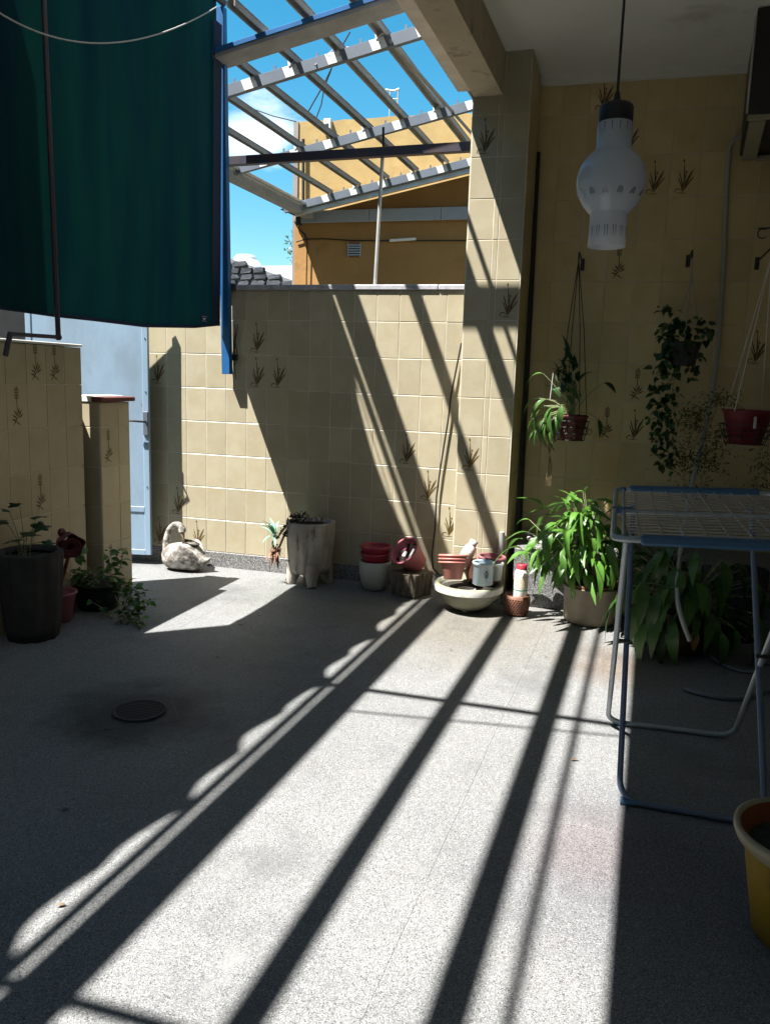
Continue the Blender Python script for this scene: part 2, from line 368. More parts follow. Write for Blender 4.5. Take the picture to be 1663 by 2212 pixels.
# ------------------------------------------------------------------ tiles
def stroke(mb, pts, w, y=-.0086):
    """tapered leaf stroke in the tile's own plane"""
    n = len(pts); L_, R_ = [], []; w *= 1.3
    for i, (x, z) in enumerate(pts):
        a = pts[max(0, i-1)]; b = pts[min(n-1, i+1)]; dx, dz = b[0]-a[0], b[1]-a[1]; l = math.hypot(dx, dz) or 1
        t = i/(n-1); ww = w*(math.sin(math.pi*(.12+.88*t))**.7 if 0 < t < 1 else .12)/2
        L_.append((x-dz/l*ww, y, z+dx/l*ww)); R_.append((x+dz/l*ww, y, z-dx/l*ww))
    v = L_ + R_; mb.add(v, [(i+1, i, n+i, n+i+1) for i in range(n-1)])
def motif_reeds():
    m_ = MB()
    stroke(m_, [(.085, .03), (.078, .09), (.062, .14), (.055, .165)], .007)
    stroke(m_, [(.085, .03), (.092, .10), (.088, .16), (.082, .225)], .008)
    stroke(m_, [(.088, .03), (.105, .09), (.128, .14), (.146, .175)], .013)
    stroke(m_, [(.090, .035), (.115, .08), (.140, .115), (.152, .125)], .008)
    stroke(m_, [(.083, .03), (.074, .07), (.057, .11), (.046, .125)], .006)
    stroke(m_, [(.084, .03), (.086, .08), (.098, .13), (.101, .15)], .006)
    stroke(m_, [(.080, .035), (.060, .052), (.042, .046), (.036, .030), (.05, .024)], .006)
    stroke(m_, [(.045, .025), (.08, .022), (.115, .024)], .005)
    stroke(m_, [(.082, .215), (.080, .228), (.079, .240)], .010); stroke(m_, [(.100, .145), (.101, .155), (.102, .165)], .010)
    return m_.mesh('flower_motif', M_motif)
def motif_spike():
    m_ = MB()
    stroke(m_, [(.045, .020), (.070, .055), (.085, .075)], .009); stroke(m_, [(.110, .022), (.085, .040), (.066, .050)], .007)
    stroke(m_, [(.080, .060), (.082, .12), (.080, .18), (.080, .235)], .005)
    for x0, z0, x1, z1 in ((.080, .075, .055, .115), (.080, .070, .120, .120), (.082, .085, .098, .130), (.078, .065, .042, .085), (.084, .065, .128, .092), (.070, .055, .035, .060)):
        stroke(m_, [(x0, z0), ((x0+x1)/2+.003, (z0+z1)/2), (x1, z1)], .010)
    for k, z in enumerate((.175, .19, .205, .22)):
        stroke(m_, [(.080, z), (.070, z+.006), (.064, z+.016)], .008); stroke(m_, [(.080, z), (.090, z+.006), (.096, z+.014)], .008)
    stroke(m_, [(.080, .225), (.081, .238), (.082, .248)], .009)
    return m_.mesh('flower_motif', M_motif)
MO = {'A': motif_reeds(), 'B': motif_spike()}
_tm = {}
def tile_mesh(w, h, m_):
    k = (round(w, 3), round(h, 3), m_.name)
    if k not in _tm:
        b = .0022; x0, x1, z0, z1 = .0020, w-.0020, .0020, h-.0020
        v = [(x0,0,z0),(x1,0,z0),(x1,0,z1),(x0,0,z1),(x0,-.0062,z0),(x1,-.0062,z0),(x1,-.0062,z1),(x0,-.0062,z1),
             (x0+b,-.008,z0+b),(x1-b,-.008,z0+b),(x1-b,-.008,z1-b),(x0+b,-.008,z1-b)]
        f = [(8,9,10,11)]
        for a in (0, 4):
            for j in range(4):
                j2 = (j+1) % 4; f.append((a+j, a+j2, a+4+j2, a+4+j))
        _tm[k] = MB().add(v, f).mesh('tile', m_)
    return _tm[k]
def tile_field(parent, origin, rot, xs, zs, motifs={}, skip=None, jit=.0006, m_=None):
    """xs, zs: joint positions along the wall and up it, measured from origin"""
    for i in range(len(xs)-1):
        for j in range(len(zs)-1):
            w, h = xs[i+1]-xs[i], zs[j+1]-zs[j]
            if skip and skip(i, j): continue
            M = Matrix.Rotation(rot, 4, 'Z'); M.translation = Vector(origin) + M.to_3x3() @ V(xs[i], rng.uniform(-jit, jit), zs[j])
            M = M @ Matrix.Rotation(rng.uniform(-.003, .003), 4, 'X') @ Matrix.Rotation(rng.uniform(-.003, .003), 4, 'Z')
            t = inst('tile', tile_mesh(w, h, m_ or M_tile), parent, M)
            k = motifs.get((i, j))
            if k:
                o = bpy.data.objects.new('flower_motif', MO[k]); COL.objects.link(o); o.parent = t

# ---- back wall
G = 6.0; GK = G/5.548; GW = .1709*GK; GH = .255*GK; GZ = 1.5 + .9163*GK     # gallery wall: plane, tile width and height, a reference joint
D = 5.65; TW = .1684; X0 = -3.2263
bw = thing('back_wall', 'free-standing cream tiled garden wall behind the swan and the row of pots', 'wall', (-2.3, D, 0))
part('core', MB().box((-3.75, D-.0058, 0), (-1.05, D+.16, 2.118)), M_grout, bw)
xs = [X0 + k*TW for k in range(-3, 13)] + [-1.045]; zs = [.119, .374, .629, .884, 1.139, 1.394, 1.649, 1.904, 2.118]
row = lambda r: 5 - r                       # r = row counted as in the photograph, -1 the uppermost whole one
mot = {(3+3, row(-1)): 'A', (3+3, row(0)): 'A', (4+3, row(0)): 'A', (-2+3, row(0)): 'A', (10+3, row(2)): 'A', (11+3, row(3)): 'A', (12+3, row(4)): 'A',
       (-2+3, row(5)): 'A', (-1+3, row(4)): 'A', (0+3, row(5)): 'A'}
tile_field(bw, (0, D, 0), 0, xs, zs, mot)
x = -3.75
while x < -1.06:                             # cement cap and granite skirting in pieces
    w = min(.62, -1.046 - x); part('coping', MB().bbox((x+.001, D-.022, 2.120), (x+w-.001, D+.18, 2.158), .006), M_cap, bw)
    part('skirting', MB().bbox((x+.001, D-.016, .0), (x+w-.001, D-.001, .117), .002), M_granite, bw); x += .62
# ---- column
CY = 5.46
co = thing('tiled_column', 'tall cream tiled column between the garden wall and the shaded gallery', 'column', (-.87, CY, 0))
part('core', MB().box((-1.0475-.0052, CY-.0058, 0), (-.692+.0058, G+.2, 3.554)), M_grout, co)
cx = [-1.048, -.8825, -.846, -.692]; cz = [.0, .119] + [.119+.2555*k for k in range(1, 14)]
cz = [round(z, 4) for z in cz if z < 3.44] + [3.552]
ri = lambda z: max(i for i, q in enumerate(cz) if q <= z+.01)
tile_field(co, (0, CY, 0), 0, cx, cz[1:], {(0, ri(2.94)-1): 'A', (2, ri(1.905)-1): 'A', (0, ri(.885)-1): 'A'})
tile_field(co, (-1.047, D-.012, 0), -math.pi/2, [0.001, .178], cz[1:])     # the narrow side towards the wall
tile_field(co, (-.692, CY, 0), math.pi/2, [.002, .17, .338, G-CY-.010], cz[1:], m_=M_tile_gal)
part('skirting', MB().bbox((-1.046, CY-.012, 0), (-.694, CY, .117), .002), M_granite, co)
# ---- gallery wall

gw = thing('gallery_wall', 'shaded cream tiled wall of the gallery with hanging plants on it', 'wall', (.5, G, 0))
part('core', MB().box((-.685, G-.0058, 0), (2.19, G+.2, 3.60)), M_grout, gw)
gx = [-.690] + [-.4976*GK + GW*k for k in range(0, 15)]; gz = [GZ + GH*k for k in range(-8, 4)]; gz = [.30] + gz + [3.545]
mot = {}
for c, r, k in ((1, -4, 'A'), (2, -3, 'A'), (3, -2, 'A'), (4, -2, 'A'), (2, 0, 'B'), (3, 3, 'B'), (2, 4, 'B'), (3, 4, 'A'), (8, -1, 'B'), (7, 2, 'A')):
    z = GZ - GH*(r+1); mot[(c+1, min(range(len(gz)), key=lambda i: abs(gz[i]-z)))] = k
tile_field(gw, (0, G, 0), 0, gx, gz, mot, m_=M_tile_gal)
# granite plinth along its foot
pl = thing('granite_plinth', 'speckled grey granite plinth along the foot of the gallery wall', 'plinth', (.5, 5.46, 0))
x = -.62
while x < 2.2:
    part('panel', MB().bbox((x+.001, 5.42, 0), (x+.60, G-.010, .40), .004), M_granite, pl); x += .602

# ---- low wall on the left, its stub and the little pier
LX = -3.27; PY = 4.53; PX = -3.216
lw = thing('low_wall', 'low cream tiled wall on the left with flower tiles and a white top edge', 'wall', (LX, 4.0, 0))
part('core', MB().box((LX-.15, .4, 0), (LX+.0058, 4.40, 1.628)), M_grout, lw)
part('joint', MB().box((LX-.14, 4.401, 0), (LX-.11, PY-.012, 1.28)), M_plaster, lw)
ly = [4.42 - .166*k for k in range(0, 13)][::-1]; ly = [round(a, 4) for a in ly]
lz = [.132, .387, .642, .897, 1.152, 1.407, 1.637]; n = len(ly)
tile_field(lw, (LX, 0, 0), math.pi/2, ly, [0, .132] + lz[1:], {(n-3, 6): 'B', (n-4, 6): 'B', (n-5, 5): 'B', (n-4, 3): 'B', (n-7, 4): 'B', (n-9, 2): 'B'}, m_=M_tile_low)
tile_field(lw, (LX-.15, 4.405, 0), math.pi, [-.158, .0], [0, .132] + lz[1:])
part('coping', MB().bbox((LX-.165, .4, 1.640), (LX+.016, 4.425, 1.656), .004), M_white, lw)

pr = thing('gate_pier', 'short cream tiled pier with a dark red brick cap beside the blue gate', 'pier', (PX-.1, PY+.15, 0))
part('core', MB().box((PX-.22, PY-.0058, 0), (PX+.0048, PY+.318, 1.2955)), M_grout, pr)
pz = [0, .107, .362, .617, .877, 1.137, 1.296]
tile_field(pr, (0, PY, 0), 0, [PX-.17, PX-.002], pz)
tile_field(pr, (PX-.001, PY-.006, 0), math.pi/2, [0, .196, .322], pz, {(0, 4): 'B', (0, 1): 'B'}, m_=M_tile_low)
part('brick_cap', MB().bbox((PX-.05, PY-.02, 1.300), (PX+.030, PY+.36, 1.330), .005), mat('red_brick_cap', (.16, .05, .045), .8, (.11, .035, .03), 14), pr)
part('cap_bed', MB().bbox((PX-.23, PY-.014, 1.298), (PX-.053, PY+.34, 1.336), .003), M_white, pr)

# ------------------------------------------------------------------ blue sheet gate, ajar
E0 = V(-3.457, 5.479, 0); gd = V(-1, -.225, 0).normalized(); gn = V(gd.y, -gd.x, 0)   # gn faces the patio
if gn.y > 0: gn = -gn
gt = thing('blue_gate', 'pale blue sheet metal gate standing ajar behind the pier', 'gate', (E0.x, E0.y, 0))
GM = Matrix((gd, -gn, V(0, 0, 1))).transposed().to_4x4(); GM.translation = E0
part('sheet', MB().box((.045, .006, .085), (.90, .022, 2.135), GM), M_gate, gt)
for lo, hi in (((0, 0, .078), (.045, .036, 2.142)), ((.90, 0, .078), (.945, .036, 2.142))): part('stile', MB().bbox(lo, hi, .003, GM), M_gate, gt)
for z in (.078, .42, 2.10): part('rail', MB().bbox((.0455, .0, z), (.8995, .012, z+.042), .002, GM), M_gate, gt)
h = part('lock', MB().bbox((.004, -.012, 1.02), (.042, -.0005, 1.20), .003, GM), M_steel, gt)
part('handle', MB().tube([GM @ V(.022, -.012, 1.125), GM @ V(.022, -.05, 1.125), GM @ V(.14, -.05, 1.13)], .008), M_dark, h)
for z in (.62, .95, 1.35, 1.75): part('rivet', MB().sphere(GM @ V(.022, -.001, z), .006, 6, 4), M_steel, gt)
# plaster wall of the neighbour beyond the low wall
nb = thing('neighbour_plaster_wall', 'pinkish grey plaster wall glimpsed between the low wall and the green awning', 'wall', (-4.9, 5.3, 0))
part('body', MB().box((-9.5, 5.62, 0), (at(100, 700, 1, 5.62).x-.02, 5.85, 2.15)), M_stucco, nb)
gp = at(108, 700, 1, 5.6)
part('corner_post', MB().bbox((gp.x-.05, 5.56, 0), (gp.x+.04, 5.615, 2.2), .004), M_white, nb)
# taller house on the left, outside the picture, that shades the near part of the patio
struct('unseen_left_house_wall', MB().box((-3.70, -4.4, 0), (-3.55, 3.0, 4.75)), M_plaster)

# ------------------------------------------------------------------ house: beam, ceiling, rest of the gallery, added sky blockers
def lean(x, y): return x + LEAN*y
def lbox(mb, xa, xb, ya, yb, za, zb):
    v = [V(lean(xa, ya), ya, za), V(lean(xb, ya), ya, za), V(lean(xb, yb), yb, za), V(lean(xa, yb), yb, za)]
    v += [p + V(0, 0, zb-za) for p in v]
    return mb.add(v, [(0,3,2,1),(4,5,6,7),(0,1,5,4),(1,2,6,5),(2,3,7,6),(3,0,4,7)])
struct('beam', lbox(MB(), -1.247, -1.062, -4.4, CY-.012, 3.295, 3.80), M_beam)
struct('beam_end', lbox(MB(), -1.246, -1.063, CY-.011, G, 3.556, 3.79), M_beam)
struct('ceiling', lbox(MB(), -1.0625+.001, 2.2, -4.4, 6.02, 3.555, 3.70), M_ceil)
struct('ceiling_cornice', lbox(MB(), -.905, 2.1, G-.055, G-.012, 3.510, 3.5548), M_ceil)
struct('left_sky_blocker', MB().box((-9.5, -2.0, 0), (-6.25, 11.0, 6.0)), M_stucco)  # unseen block added to shut out low sky light from the left
struct('house_wall_sky_blocker', MB().box((-3.4, -4.7, 0), (2.6, -4.45, 9)), M_housepaint)  # wall behind the camera, raised high to cut the sky light there
struct('upper_sky_blocker', lbox(MB(), -1.0, 2.3, -4.4, 5.2, 3.81, 8.0), M_stucco)  # unseen mass added over the gallery to block the right half of the sky
struct('side_wall', MB().box((2.2, -4.4, 0), (2.4, 6.1, 3.55)), M_housepaint)

# ------------------------------------------------------------------ pergola of steel beyond the wall
pg = thing('steel_pergola', 'bare grey steel pergola frame against the blue sky', 'pergola', (-2.6, 7.4, 3.5))
Z0, SL = 4.0, .2
def rz(x, y): return Z0 + SL*(x - LEAN*y + 1.3)         # height of the purlins' under side
def purlin(y, xa, xb, h=.085, w=.045, nm='purlin'):
    p, q = V(xa, y, rz(xa, y)), V(xb, y, rz(xb, y)); d = (q-p).normalized(); up = V(-d.z, 0, d.x)
    mb = MB()                                            # C section, open to the back
    o = up*h/2
    mb.beam(p+o, q+o, .004, h, up, .001)
    mb.beam(p+up*.003+V(0, w/2, 0), q+up*.003+V(0, w/2, 0), w, .004, up, .001); mb.beam(p+up*(h-.003)+V(0, w/2, 0), q+up*(h-.003)+V(0, w/2, 0), w, .004, up, .001)
    return part(nm, mb, M_steel, pg), up
RX = [-3.756 + .3375*k for k in range(7)]
RHO = RX
rows = ((6.02, -3.95, -1.40), (7.63, -4.05, -1.15), (9.23, -3.97, -1.15))
for (y, xa, xb) in rows:
    pu, up = purlin(y, xa, xb)
    for k, x in enumerate(RX + [RX[-1]+.3375]):
        xx = lean(x, y)
        if xx + .02 > xb or xx < xa: continue
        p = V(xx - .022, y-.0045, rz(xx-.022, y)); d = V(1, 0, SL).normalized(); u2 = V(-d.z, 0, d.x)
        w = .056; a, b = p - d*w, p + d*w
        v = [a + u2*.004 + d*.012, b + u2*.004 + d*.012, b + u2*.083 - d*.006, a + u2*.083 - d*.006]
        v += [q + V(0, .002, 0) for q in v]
        part('sun_patch', MB().add(v, [(0,1,2,3),(7,6,5,4),(0,4,5,1),(1,5,6,2),(2,6,7,3),(3,7,4,0)]), M_sunpatch_clip, pg)  # patch of sunlight on the purlin face, built as a thin pale sheet
        if k % 2 == 1:
            c = p + u2*.075 + V(0, -.004, 0)
            part('clip', MB().beam(c, c + u2*.05, .018, .003, (0, 1, 0)).beam(c + u2*.01, c + d*.06 + u2*.025 - V(0, .002, 0), .012, .003, (0, 1, 0)), M_sunpatch_clip, pg)
        # short upright lug half way to the next rafter
        xm = xx + .17; part('lug', MB().box((xm-.009, y+.02, rz(xm, y)+.085), (xm+.009, y+.026, rz(xm, y)+.125)), M_steel, pg)
def rafter(x, ya, yb, w=.046, m_=None):
    mb = MB(); h = .042
    for s_ in (-1, 1): mb.beam(V(lean(x, ya)+s_*w/2, ya, rz(lean(x, ya), ya)+.088+h/2), V(lean(x, yb)+s_*w/2, yb, rz(lean(x, yb), yb)+.088+h/2), .008, h, b=.001)
    mb.beam(V(lean(x, ya), ya, rz(lean(x, ya), ya)+.088+h), V(lean(x, yb), yb, rz(lean(x, yb), yb)+.088+h), w+.02, .005, b=.001)
    return part('rafter', mb, m_ or M_rafter, pg)
for k, x in enumerate(RX): rafter(x, (5.62, 5.6, 5.58, 5.06, 5.06, 5.28, 5.28)[k], 9.28, (.046, .046, .046, .05, .058, .07, .07)[k], M_lightraf if k > 3 else None)
rafter(RX[-1]+.31, 5.9, 9.28, .06, M_lightraf)
# wide blue-edged front beam
y = 5.43; p, q = V(-2.88, y, rz(-2.88, y)), V(-1.27, y, rz(-1.27, y)); up = V(-SL, 0, 1).normalized()
part('front_beam', MB().beam(p + V(0, .10, 0) + up*.03, q + V(0, .10, 0) + up*.03, .20, .05, up), M_rafter, pg)
part('front_beam_edge', MB().beam(p + V(0, -.006, 0) + up*.048, q + V(0, -.006, 0) + up*.048, .010, .034, up), M_bluemet, pg)
# gutter down the left side
gmb = MB()
for (dx, dz, w, h) in ((0, 0, .11, .008), (-.055, .045, .008, .095), (.055, .045, .008, .095)):
    ga, gb = V(lean(-4.16, 5.7)+dx, 5.7, rz(lean(-4.16, 5.7), 5.7)-.02+dz), V(lean(-4.16, 9.6)+dx, 9.6, rz(lean(-4.16, 9.6), 9.6)-.03+dz)
    gmb.beam(ga, gb, w, h, b=.002)
part('gutter', gmb, M_rafter, pg)
part('gutter_lip', MB().beam(V(lean(-4.07, 5.7), 5.7, rz(lean(-4.07, 5.7), 5.7)+.05), V(lean(-4.07, 9.3), 9.3, rz(lean(-4.07, 9.3), 9.3)+.05), .05, .03), M_zinc, pg)
# thin tie rods
part('tie_rod', MB().tube([V(lean(-2.0, 6.0), 6.0, rz(lean(-2.0, 6), 6)+.03), V(lean(-1.88, 9.2), 9.2, rz(lean(-1.88, 9.2), 9.2)+.03)], .014, 6), M_rafter, pg)
part('tie_rod', MB().tube([V(-2.35, 6.0, rz(-2.35, 6)+.02), V(-2.28, 6.25, rz(-2.3, 6)+.22), V(-2.0, 6.3, rz(-2.0, 6)+.16)], .006, 5), M_rafter, pg)

# flashing and small gutter on the house side of the frame
hg = thing('house_gutter', 'pale zinc gutter running along the edge of the stained concrete beam', 'gutter', (-1.2, 4, 3.35))
part('trough', lbox(MB(), -1.345, -1.2475, -3.5, CY-.02, 3.33, 3.345), M_zinc, hg)
part('lip', lbox(MB(), -1.352, -1.3455, -3.5, CY-.02, 3.33, 3.42), M_zinc, hg)

fm_ = MB(); fm_.add([V(lean(-1.2475, 3.0), 3.0, 3.352), V(lean(-1.2475, CY-.02), CY-.02, 3.352), V(lean(-1.42, CY-.02), CY-.02, 3.545), V(lean(-1.42, 3.0), 3.0, 3.545)], [(0, 1, 2, 3)])
fm_.add([p + V(.002, 0, .004) for p in [V(lean(-1.2475, 3.0), 3.0, 3.352), V(lean(-1.2475, CY-.02), CY-.02, 3.352), V(lean(-1.42, CY-.02), CY-.02, 3.545), V(lean(-1.42, 3.0), 3.0, 3.545)]], [(3, 2, 1, 0)])
part('flashing', fm_, M_zinc, hg)
# the rest of the frame above the patio (out of the picture; it draws the bars of shade)
pf = thing('patio_frame', 'steel roof bars above the patio whose shadows stripe the floor', 'roof frame', (-2, 2, 4.1))
ZT = 4.1
def tbar(nm, S_, w, ya, yb, z=ZT, h=.02, m_=M_rafter):
    x = S_ - .417*z; return part(nm, lbox(MB(), x-w/2, x+w/2, ya, yb, z-h/2, z+h/2), m_, pf)
tbar('main_bar', -1.257, .170, -3.5, 4.98, 4.05, .03, M_bluemet)
tbar('bar', -.752, .090, -3.5, 5.02); tbar('bar', -.310, .100, -3.5, 5.02); tbar('thin_bar', -.170, .026, -3.5, 5.02)
part('cross_bar', MB().box((-3.1, 3.61-.36*ZT-.022, ZT-.035), (-1.15, 3.61-.36*ZT+.022, ZT-.015)), M_rafter, pf)
part('cross_bar', MB().box((-3.1, 1.475-.36*ZT-.022, ZT-.035), (-1.15, 1.475-.36*ZT+.022, ZT-.015)), M_rafter, pf)
part('cross_bar', MB().box((-2.06, 4.66, ZT-.055), (-1.25, 4.75, ZT-.015)), M_rafter, pf)
part('cable', MB().tube([V(-3.0, 3.30-.36*ZT, ZT+.02), V(-1.2, 3.53-.36*ZT, ZT+.02)], .009, 6), M_wire, pf)

# ------------------------------------------------------------------ dark pipe, prop, post
pp = MB().beam(V(-2.99, 5.75, 3.055), V(-1.048, 5.75, 3.078), .055, .062)
single('cross_pipe', pp, M_rust, 'dark blue rusty pipe spanning from the blue post to the tiled column', 'pipe', (-2, 5.75, 3.05))
po = thing('prop_pole', 'thin grey galvanised pole propped between the wall top and the dark pipe', 'pole', (-1.766, 5.72, 2.158))
part('tube', MB().tube([V(-1.762, 5.745, 2.158), V(-1.742, 5.775, 3.045)], .013, 10), M_zinc, po)
part('strap', MB().tube([V(-1.742, 5.79, 3.03), V(-1.743, 5.792, 3.12), V(-1.75, 5.80, 3.25)], .009, 6), M_wire, po)
bp = thing('blue_post', 'tall blue steel post clamped to the end of the tiled wall', 'post', (-2.86, 5.57, 1.5))
b0, b1 = V(-2.845, 5.575, 1.502), V(-2.893, 5.575, 4.03)
part('tube', MB().beam(b0, b1, .066, .05, (0, 1, 0)), M_bluemet, bp)
br = at(507, 772, 1, 5.62); part('bracket', MB().bbox((br.x-.016, 5.605, br.z-.022), (br.x+.016, 5.641, br.z+.022), .003), M_dark, bp)
part('clamp', MB().bbox((-2.90, 5.600, 2.12), (-2.80, 5.645, 2.165), .003), M_dark, bp)

# ------------------------------------------------------------------ awning curtains
def cx_(y): return -3.08 + LEAN*y
def zbot(y):
    pts = [(-1.5, 1.70), (2.4, 1.775), (3.33, 1.79), (3.74, 1.782), (4.04, 1.785), (4.59, 1.787), (5.21, 1.824), (5.54, 1.863)]
    for (a, za), (b, zb) in zip(pts, pts[1:]):
        if y <= b: return za + (zb-za)*max(0, (y-a)/(b-a))
    return pts[-1][1]
def curtain(name, label, ya, yb, gap_hi, gap_lo, lead):
    c = thing(name, label, 'awning', (cx_((ya+yb)/2), (ya+yb)/2, 1.8), 'dark green roll down awnings')
    ny, nz = max(40, int((yb-ya)/.03)), 40; rings = []
    for k in range(nz+1):
        t = k/nz; R = []
        for i in range(ny+1):
            s_ = i/ny
            gap = .036*max(0, math.sin(math.pi*(t-.20)/.21)) if .20 < t < .41 else 0
            a, b = ya, yb
            y_ = a + (b-a)*s_; zb = zbot(y_)
            ph = ((y_ - .1) / .42) % 1.0; zt = 3.965 - .10*math.sin(math.pi*ph)**1.3 if y_ < 4.72 else 4.055
            z_ = zb + (zt-zb)*t
            fold = .020*math.sin(y_*6.3+1.2+.8*math.sin(y_*2.3))*(.25+.75*t) + .004*math.sin(y_*17+2*math.sin(y_*3)) + .025*math.sin(y_*2.1)*(1-t) + .03*math.sin(math.pi*t)*math.sin(math.pi*s_) + (.012*s_ if gap_hi else .012*(s_-1))
            R.append(V(cx_(y_) + fold, y_, z_))
        rings.append(R)
    part('fabric', MB().loft(rings, False, True, False), M_curt, c)
    h = []
    for i in range(ny+1):
        y_ = ya + (yb-ya)*i/ny; h.append(V(cx_(y_) + .020*.25*math.sin(y_*6.3+1.2+.8*math.sin(y_*2.3)) + .025*math.sin(y_*2.1), y_, zbot(y_)))
    part('hem_bar', MB().tube(h, .011, 8), M_hem, c)
    if lead:
        e = []
        for k in range(0, 41):
            t = k/40; y_ = yb-.055; zb = zbot(y_); e.append((V(cx_(y_)+.012+.012*math.sin(y_*9+1.2)*(.35+.65*t)+.02*math.sin(y_*2.1)*(1-t), y_, zb-.005+(3.9-zb)*t)))
        mb = MB()
        mb.loft([[p + V(.004, -.055, 0), p + V(.006, .06, 0)] for p in e], False, True, False)
        part('edge_band', mb, M_hem, c)
    return c
c1 = curtain('roll_awning', 'dark green awning hanging beside the blue post with a small printed tag', 3.722, 5.52, False, True, True)
c2 = curtain('roll_awning', 'dark green awning at the left edge behind the hanging crank', -1.2, 3.768, True, False, False)
lp = at(441, 688, 0, -2.842)
tg = part('printed_tag', MB().box((lp.x-.001, lp.y-.05, lp.z-.026), (lp.x+.001, lp.y+.045, lp.z+.026)), M_hem, c1)
mb = MB()
for (dy, dz, w, h) in ((0, .014, .036, .0025), (-.003, .0, .018, .007), (.0, -.006, .014, .004), (0, -.017, .034, .0025)): mb.box((lp.x+.0015, lp.y+dy-w, lp.z+dz-h/2), (lp.x+.0025, lp.y+dy+w, lp.z+dz+h/2))
part('print', mb, M_print, tg)
rd = MB().tube([V(cx_(-1.4), -1.4, 4.06), V(cx_(5.58), 5.58, 4.06)], .024, 10)
single('awning_rod', rd, M_rust, 'rod above the green awnings that carries their scalloped upper edge', 'rod', (-2.9, 3, 4.06))
ck = thing('awning_crank', 'long dark crank rod with a bent handle hanging between the two awnings', 'crank', (-2.8, 3.75, 1.7))
k0, k1, k2, k3 = at(93, -40, 0, -2.80), at(126, 728, 0, -2.80), at(22, 721, 0, -2.80), at(12, 768, 0, -2.80)
part('rod', MB().tube([k0, k1], .013, 8), M_rust, ck)
part('arm', MB().tube([k1, k2], .010, 8).sphere(k1, .018, 8, 6).sphere(k2, .013, 8, 6), M_rust, ck)
part('grip', MB().tube([k2, k3], .013, 8), M_rust, ck)
ra, rb, rm = at(-40, 0, 0, -2.72), at(468, 14, 0, -2.78), at(235, 92, 0, -2.74)
pts = []
for i in range(25):
    t = i/24; pts.append(((1-t)*(1-2*t))*ra + 4*t*(1-t)*rm + t*(2*t-1)*rb)
single('sagging_rope', MB().tube(pts, .0042, 6), M_cord, 'grey rope sagging in an arc across the green awnings', 'rope', tuple(rm))
# loose strings at the lower corner of the awning
for (xa, ya_, zz, ln) in ((503, 720, 0, .42), (507, 700, 1, .30)):
    p = at(xa, ya_, 1, 5.60); mb = MB()
    mb.tube([p + V(.006*math.sin(9*t), 0, -ln*t) for t in [i/14 for i in range(15)]], .003, 5)
    mb.tube([p + V(.012+.008*math.sin(7*t+1), .005, -ln*.8*t) for t in [i/14 for i in range(15)]], .003, 5)
    single('hanging_string', mb, M_wire, ('longer dark string dangling behind the foot of the blue post', 'shorter dark string dangling from the lower corner of the awning')[zz], 'string', tuple(p))
# black cable down the wall
def R2(a, b): return ((760+a*560/1663)/1.15453, (680+b*560/1663)/1.15453)
def R3(a, b): return ((760+a*560/1663)/1.15453, (1030+b*560/1663)/1.15453)
cp = [at(*q, 1, 5.622) for q in (R2(1160, 520), R2(1120, 720), R2(1085, 900), R3(1060, 60), R3(1005, 400), R3(975, 620), R3(965, 850), R3(942, 1050), R3(950, 1150), R3(990, 1195))]
single('black_cable', MB().tube(cp, .006, 6), M_wire, 'black cable hanging loosely down the sunlit wall to the pots', 'cable', tuple(cp[-1]))

# ------------------------------------------------------------------ beyond the wall
FY = 9.75
hs = thing('brown_house', 'shaded ochre brown back wall of a house under its grey fascia board', 'house', (-3.2, FY, 0))
fl_ = at(637, 500, 1, FY).x
mb = MB(); za, zc_ = rz(fl_, 9.3)+.05, rz(2.0, 9.3)+.05
mb.add([V(fl_, FY, 0), V(2, FY, 0), V(2, FY, zc_), V(fl_, FY, za), V(fl_, FY+.18, 0), V(2, FY+.18, 0), V(2, FY+.18, zc_), V(fl_, FY+.18, za)], [(0,1,2,3),(5,4,7,6),(3,2,6,7),(4,0,3,7),(1,5,6,2)])
part('wall', mb, M_brown, hs)
a = at(650, 455, 1, FY-.06); b = at(650, 481, 1, FY-.06)
xq = a.x
for k in range(5): part('fascia_board', MB().bbox((xq + k*.88, FY-.065, b.z), (xq + k*.88 + .875, FY-.03, a.z), .004), M_fascia, hs)
part('fascia_end', MB().bbox((xq-.07, FY-.06, b.z-.02), (xq-.003, FY-.012, a.z+.01), .004), M_dark, hs)
# its roof sheet, rising from the last steel member back to the wall
rmb = MB(); y0, y1 = 9.31, FY; xa, xb = -4.06, 1.5
px_ = [xa+(xb-xa)*k/60 for k in range(61)]
rmb.loft([[V(xx, y0, rz(xx, y0)+.075+(.012 if i % 2 else 0)) for i, xx in enumerate(px_)], [V(xx, y1, rz(xx, y0)+.085+(.012 if i % 2 else 0)) for i, xx in enumerate(px_)]], False, False, False)
part('roof_sheet', rmb, M_roofsheet, hs)
part('roof_edge', MB().beam(V(xa+.2, 9.30, rz(xa+.2, 9.3)-.03), V(xb, 9.30, rz(xb, 9.3)-.03), .05, .045), M_zinc, hs)
v0, v1 = at(754, 527, 1, FY-.01), at(778, 553, 1, FY-.01)
ve = part('vent_grille', MB().box((v0.x, FY-.03, v1.z), (v1.x, FY-.002, v0.z)), M_dark, hs)
nsl = 5
for k in range(nsl):
    z = v1.z + (v0.z-v1.z)*(k+.5)/nsl; o = part('louvre', MB().box((v0.x, FY-.040, z-.008), (v1.x, FY-.031, z+.008)), M_fascia, ve)
part('grille_frame', MB().box((v0.x-.010, FY-.036, v1.z-.010), (v0.x-.001, FY-.005, v0.z+.010)), M_fascia, ve); part('grille_frame', MB().box((v1.x+.001, FY-.036, v1.z-.010), (v1.x+.010, FY-.005, v0.z+.010)), M_fascia, ve)
tb = thing('tube_light', 'thin pale tube light fixed under the cable on the brown wall', 'tube light', tuple(at(870, 517, 1, FY-.03)))
